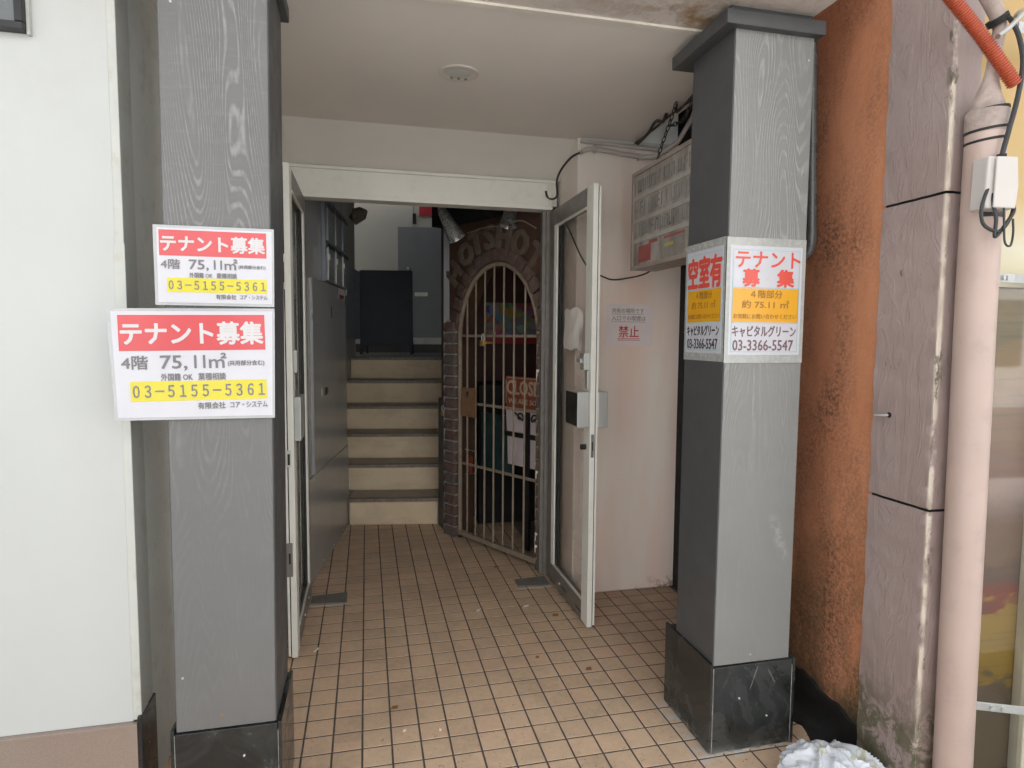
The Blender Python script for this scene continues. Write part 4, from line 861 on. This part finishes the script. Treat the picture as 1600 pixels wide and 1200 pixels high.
def wrap_poster(label, O, ux, W_, H_, head, side):
    uy = Z3; n = ux.cross(uy); t = thing('vacancy_poster', O+ux*W_/2, label, 'poster')
    def q(u0, v0, u1, v1, lift, th=.0005): return MB().prism([O+ux*(u*W_)+uy*((1-v)*H_)+n*lift for u, v in ((u0, v1), (u1, v1), (u1, v0), (u0, v0))], n*th)
    build('tape_border', q(0, 0, 1, 1, .0008), 'tape', t); build('sheet', q(.045, .065, .955, .935, .0014), 'paper', t)
    u0, v0, u1, v1, e = .075, .095, .925, .912, .005
    fr_ = q(u0, v0, u1, v0+e, .002)
    for a in ((u0, v1-e, u1, v1), (u0, v0+e, u0+.008, v1-e), (u1-.008, v0+e, u1, v1-e)):
        z = q(*a, .002); fr_.add(z.v, z.f)
    build('teal_line', fr_, 'p_teal', t); build('orange_band', q(.085, .402, .92, .672, .002), 'p_orange', t)
    ln = q(.085, .393, .92, .398, .002); z = q(.085, .676, .92, .681, .002); ln.add(z.v, z.f); build('teal_rule', ln, 'p_teal', t)
    T = lambda s_, b_, m, bold: text('lettering', s_, (b_[0]*W_, (1-b_[3])*H_, b_[2]*W_, (1-b_[1])*H_), O, ux, uy, m, t, bold=bold, lift=.0028, depth=.0004)
    if head == 0:
        T('テナント', (.11, .11, .925, .235), 'p_ored', .02); T('募', (.205, .25, .41, .385), 'p_ored', .04); T('集', (.64, .25, .85, .385), 'p_ored', .04)
    else: T('空室有', (.09, .125, .92, .385), 'p_ored', .035)
    T('４階部分', (.31, .415, .71, .478), 'p_orange_ink', .02); T('約 75.11 ㎡', (.20, .495, .80, .56), 'p_orange_ink', .02)
    T('お気軽にお問い合わせください', (.10, .605, .90, .645), 'p_orange_ink', .02)
    T('キャピタルグリーン', (.09, .70, .90, .79), 'p_brown' if head == 0 else 'p_dark', .018); T('03-3366-5547', (.10, .815, .87, .90), 'p_brown' if head == 0 else 'p_dark', .018)
wrap_poster('orange and white tenant poster on the street face of the right column', V((1.199, 1.9425, 1.412)), X3, .309, .430, 0, 'f')
wrap_poster('orange and white vacancy poster on the shaded left face of the right column', V((1.2005, 2.222, 1.415)), -Y3, .274, .430, 1, 's')

# ================================================================== right building
ow = thing('orange_wall', (1.75, 2.2, 0), 'rough orange stucco wall stained with moss and sooty patches, column shade painted in, beside the right column', 'wall')
rows = []
for i in range(61):
    z = .10+i*.1; row = []
    for j in range(16):
        y = 1.777+.93*(j/15)**1.4; row.append(V((1.700+.004*math.sin(z*2.1+y*4)+.004*math.sin(z*5.3)+(.012*(1-min(1, (y-1.777)/.03)) if y < 1.81 else 0), y, z)))
    rows.append(row[::-1])
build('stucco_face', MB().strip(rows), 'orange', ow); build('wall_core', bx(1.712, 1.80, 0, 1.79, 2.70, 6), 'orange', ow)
bb = MB(); rows = []
rk = random.Random(9)
for i in range(40):
    y = 1.50+1.25*i/39; wv = .012*math.sin(y*23)+.008*math.sin(y*51+1); e = 1.622+wv-(.02 if y < 2.0 else 0)+max(0, (y-2.05))*.25
    top = .105+max(0, (y-1.78))*.16+.008*math.sin(y*37)+.005*math.sin(y*90)
    rows.append([V((e, y, .0005)), V((e+.004, y, .006)), V((e+.02, y, .009)), V((1.676, y, .018)), V((1.690, y, .04)), V((1.692, y, top*.7)), V((1.693, y, top)), V((1.71, y, top+.004))][::1])
bb.strip([r[::-1] for r in rows]); tag(build('black_wall_base', bb, 'base_black', loc=(1.66, 2.1, 0)), 'black waterproofing curved along the foot of the orange wall', 'wall base')
sw = thing('slate_clad_pier', (1.72, 1.66, 0), 'mauve slate-textured pier corner with dark horizontal joints and moss at its foot', 'pier')
zs = [-.02, .970, 1.934, 3.2]
for k in range(3):
    z0, z1 = zs[k]+(.004 if k else 0), zs[k+1]-.004; mb = MB(); nj = 8; nz = 60; rows = []
    def off(z, s): return .0016*math.sin(z*31+s*9)+.0012*math.sin(z*67+s*23+1.3)+.0010*math.sin(z*13+s*41)
    path = [(1.679, 1.793-.234*j/nj) for j in range(nj+1)]+[(1.682, 1.556)]+[(1.682+.098*j/5, 1.555) for j in range(1, 6)]
    for i in range(nz+1):
        z = z0+(z1-z0)*i/nz; dr_ = .004 if i in (0, nz) else 0
        rows.append([V((x+(off(z, j*.3)+dr_ if j <= nj+1 else 0), y+(off(z, j*.3)+dr_ if j > nj else 0), z)) for j, (x, y) in enumerate(path)])
    build('slate_panel', MB().strip(rows), 'mauve', sw)
build('joint_backing', bx(1.690, 1.565, -.02, 1.779, 1.79, 3.2), 'black_void', sw)
build('upper_pier', bx(1.68, 1.556, 3.201, 1.779, 1.799, 6), 'mauve', sw)
hk2 = thing('wall_eye_bolt', (1.68, 1.725, 1.246), 'small metal hook in the mauve pier edge', 'hook')
build('hook_shank', MB().tube([(1.684, 1.722, 1.248), (1.668, 1.735, 1.246), (1.662, 1.765, 1.243)], .0042, 8), 'galv', hk2); build('hook_washer', MB().tube([(1.682, 1.722, 1.248), (1.676, 1.7225, 1.248)], .009, 12), 'iron', hk2)
gh = thing('grey_hose', (1.60, 2.1, 1.8), 'dark grey vertical pipe with a rounded lower end behind the right column', 'pipe')
build('hose', MB().tube(arc([(1.622, 2.1, 2.60), (1.635, 2.1, 2.3), (1.65, 2.1, 1.95), (1.652, 2.1, 1.86), (1.645, 2.12, 1.815), (1.62, 2.15, 1.80)]), .017, 12), 'pole', gh); build('collar', MB().tube([(1.651, 2.1, 1.90), (1.651, 2.1, 1.87)], .020, 12), 'pole', gh)

# drain pipe and fittings
dp = thing('drain_pipe', (1.75, 1.5, 0), 'pale pink painted drain pipe running down beside the mauve pier', 'pipe')
build('pipe_shaft', MB().tube([(1.762, 1.497, -.02), (1.752, 1.497, .8), (1.742, 1.497, 1.6), (1.742, 1.497, 2.085)], .0515, 28), 'pipe', dp)
build('pipe_collar', MB().tube([(1.742, 1.497, 2.085), (1.742, 1.497, 2.10), (1.742, 1.497, 2.145), (1.742, 1.497, 2.152)], [.052, .054, .054, .049], 28), 'wrap', dp)
build('taped_cone', MB().tube([(1.742, 1.497, 2.150), (1.739, 1.495, 2.165), (1.738, 1.495, 2.19), (1.738, 1.49, 2.225), (1.742, 1.49, 2.26), (1.746, 1.485, 2.33), (1.748, 1.48, 2.37), (1.735, 1.48, 2.41), (1.70, 1.485, 2.47), (1.65, 1.49, 2.55), (1.62, 1.50, 2.75)], [.046, .041, .033, .022, .017, .016, .017, .020, .024, .028, .028], 18), 'wrap', dp)
for z, r_ in ((2.148, .0525), (2.092, .0545), (2.062, .0535)): build('cable_tie', MB().tube([(1.742+.001, 1.497, z), (1.742, 1.497, z+.007)], r_, 28), 'rubber', dp)
build('strap', MB().tube([(1.745, 1.497, 1.845), (1.745, 1.497, 1.860)], .054, 28), 'iron', dp)
for p in ((1.690, 1.485, 2.475), (1.742, 1.478, 2.385)): build('black_tie', MB().tube([V(p), V(p)+V((-.010, 0, .014))], .0285, 16), 'rubber', dp)
tm2 = MB().tube([(1.80+.0, 1.46, .372), (1.825, 1.455, .372)], .004, 6)
jb = thing('junction_box', (1.745, 1.44, 1.95), 'pale plastic junction box strapped to the drain pipe', 'box')
build('box_body', MB().prism([(1.668, 1.425, 1.860), (1.740, 1.405, 1.855), (1.746, 1.405, 1.92), (1.738, 1.405, 1.998), (1.672, 1.425, 2.002)], (.008, .055, 0)), 'box', jb, bevel=.005)
build('box_lid', MB().prism([(1.682, 1.416, 1.860), (1.740, 1.401, 1.857), (1.746, 1.401, 1.92), (1.738, 1.401, 1.996), (1.685, 1.416, 1.998)], (-.001, -.006, 0)), 'box', jb, bevel=.003)
build('gland', MB().tube([(1.722, 1.43, 1.998), (1.722, 1.43, 2.010)], .012, 12), 'rubber', jb)
lc = thing('looped_cables', (1.70, 1.42, 1.85), 'black cables looping under the junction box and rising beside the drain pipe', 'cable')
build('cable', MB().tube(arc([(1.722, 1.43, 2.005), (1.742, 1.43, 2.08), (1.765, 1.43, 2.17), (1.775, 1.43, 2.26), (1.770, 1.44, 2.33), (1.755, 1.45, 2.375), (1.735, 1.45, 2.39)]), .0065, 8), 'cable', lc)
build('cable', MB().tube(arc([(1.688, 1.43, 1.925), (1.670, 1.425, 1.90), (1.652, 1.42, 1.855), (1.662, 1.42, 1.815), (1.695, 1.41, 1.795), (1.725, 1.41, 1.81), (1.745, 1.41, 1.845), (1.75, 1.41, 1.875)]), .0048, 8), 'cable', lc)
build('cable', MB().tube(arc([(1.688, 1.43, 1.925), (1.688, 1.42, 1.88), (1.692, 1.41, 1.83), (1.690, 1.41, 1.785), (1.700, 1.41, 1.785), (1.72, 1.405, 1.815), (1.745, 1.405, 1.85), (1.748, 1.41, 1.875)]), .0048, 8), 'cable', lc)
build('thin_cable', MB().tube(arc([(1.715, 1.41, 1.88), (1.708, 1.40, 1.82), (1.715, 1.40, 1.765), (1.735, 1.40, 1.757), (1.742, 1.40, 1.79), (1.738, 1.40, 1.83)]), .003, 7), 'cable', lc)
# corrugated conduit
cg = MB(); p0, p1 = V((1.50, 1.47, 2.475)), V((1.765, 1.44, 2.205)); ncor = 54; pts, rad = [], []
for k in range(ncor*4+1):
    t_ = k/(ncor*4); q_ = p0.lerp(p1, t_)+V((.0, 0, .010*math.sin(t_*math.pi))); pts.append(q_); rad.append(.0168+(.0022 if k % 4 in (1, 2) else -.0016))
tag(build('corrugated_conduit', cg.tube(pts, rad, 18, caps=True), 'corr', loc=(1.6, 1.45, 2.3)), 'orange corrugated plastic conduit slanting across the top right corner', 'conduit')
tag(build('pipe_clamp', MB().tube(arc([(1.672, 1.42, 2.315), (1.690, 1.412, 2.330), (1.725, 1.412, 2.362), (1.757, 1.425, 2.388), (1.770, 1.45, 2.40)]), .013, 10, flat=.5), 'galv', loc=(1.71, 1.42, 2.35)), 'grey metal clamp round the corrugated conduit', 'clamp')
def strap(pts, label, w2=.013):
    t = thing('pipe_bracket', pts[0], label, 'bracket', 'galvanised pipe brackets'); p = [V(q_) for q_ in pts]
    for a, b_ in zip(p, p[1:]):
        d = b_-a; n = d.cross(Z3).normalized()
        build('strap', MB().prism([a-Z3*w2, b_-Z3*w2, b_+Z3*w2, a+Z3*w2], n*.004), 'galv', t, bevel=.001)
    a, d = p[0], p[1]-p[0]; n = d.cross(Z3).normalized()
    for f in (.42, .62): build('bolt', MB().tube([a+d*f-n*.0, a+d*f+n*.011], .008, 6), 'steel', t); build('bolt_rear', MB().tube([a+d*f, a+d*f-n*.006], .006, 6), 'steel', t)
strap([(1.80, 1.497, .372), (1.95, 1.435, .368), (2.3, 1.30, .36)], 'lower galvanised bracket joining the drain pipe to the shop front')
strap([(1.795, 1.497, 1.680), (1.90, 1.52, 1.682), (2.2, 1.62, 1.686)], 'middle galvanised bracket at head height on the drain pipe')
strap([(1.785, 1.46, 2.37), (1.87, 1.48, 2.38), (2.1, 1.55, 2.39)], 'top galvanised bracket beside the orange conduit', .016)

sf = thing('shop_front', (2.8, 1.8, 0), 'neighbouring shop front with cream fascia and blurry printed window at the right edge', 'shop front')
build('fascia', bx(1.782, 1.650, 1.69, 4.5, 1.85, 6), 'cream', sf); build('fascia_lip', bx(1.782, 1.641, 1.665, 4.5, 1.85, 1.688), 'post', sf)
build('banner', bx(1.782, 1.69, -.004, 4.5, 1.85, 1.664), 'display', sf); build('window_pane', bx(1.782, 1.657, -.003, 2.179, 1.662, 1.664), 'glass', sf)
build('window_post', bx(2.18, 1.641, -.003, 2.243, 1.689, 1.664), 'post', sf, bevel=.003); build('window_pane', bx(2.244, 1.657, -.003, 4.5, 1.662, 1.664), 'glass', sf)
build('shop_body', MB().box(1.955, 1.851, 0, 14, 3.9, 5).box(1.791, 1.851, 0, 1.954, 2.70, 5), 'body', sf)
build('yellow_card', bx(2.26, 1.67, .25, 2.5, 1.688, .62), 'p_yellow', sf); sf.location.y -= .035

# ================================================================== bag and litter
from mathutils import noise as mn
bmm = bmesh.new(); bmesh.ops.create_icosphere(bmm, subdivisions=6, radius=1)
for v in bmm.verts:
    d = v.co.normalized(); q = d+mn.noise_vector(d*1.6+V((3, 1, 7)))*.35
    f1 = abs(mn.noise(q*2.1+V((5, 2, 1)))); f2 = abs(mn.noise(q*4.6+V((1, 8, 3)))); f3 = abs(mn.noise(q*10+V((2, 4, 9))))
    r_ = 1.10-.30*math.sqrt(f1+.01)-.09*math.sqrt(f2+.012)
    if d.x > .3 and d.y < .4: r_ += .28*(d.x-.3)
    v.co = V((d.x*r_*.150, d.y*r_*.125, max(-.03, d.z*r_*.092)))
me = bpy.data.meshes.new('plastic_bag'); bmm.to_mesh(me); bmm.free(); me.materials.append(M['bag']); me.polygons.foreach_set('use_smooth', [True]*len(me.polygons)); me.set_sharp_from_angle(angle=math.radians(50))
o = bpy.data.objects.new('plastic_bag', me); C.objects.link(o); o.location = (1.498, 1.70, .034); o.scale = (1.1, 1.1, 1.15); o.rotation_euler = (0, 0, math.radians(-18)); tag(o, 'crumpled white plastic bag with greenish print on the tiles at the lower right', 'bag')
for x, y, a, lbl in ((.852, 3.286, 20, 'pale cigarette butt right of the floor middle, before the right door'), (.586, 3.293, 35, 'pale cigarette butt left of the other one on the tiles'), (-.247, 3.02, 60, 'small pale butt near the foot of the left door'), (.127, 2.309, 50, 'tiny white scrap on the front tiles, left one'), (.26, 2.288, 80, 'tiny white scrap on the front tiles, right one')):
    a = math.radians(a); l = .032 if y > 2.6 else .012; d = V((math.cos(a), math.sin(a), 0))*l/2
    tag(build('cigarette_butt' if y > 2.6 else 'paper_scrap', MB().tube([V((x, y, .0055))-d, V((x, y, .005))+d], .0045, 8), 'butt', loc=(x, y, 0)), lbl, 'litter')
for x, y, s, lbl in ((.812, 3.903, .02, 'orange-brown dry scrap on the tiles before the gate'), (.98, 3.143, .022, 'dry brown leaf on the tiles near the right door foot'), (.098, 2.468, .018, 'reddish brown crumb on a front tile'), (.966, 2.583, .018, 'dark crumpled leaf on the tiles left of the right column'), (.766, 2.732, .012, 'tiny brown crumb in the middle of the tiles')):
    mb = MB(); pts = [V((x+s*math.cos(k)*(.6+.4*math.sin(k*2.3)), y+s*.7*math.sin(k), .004+.004*math.sin(k*3))) for k in [2*math.pi*i/9 for i in range(9)]]
    mb.prism(pts, (0, 0, .002)); tag(build('dry_leaf', mb, 'leaf', loc=(x, y, 0)), lbl, 'litter')
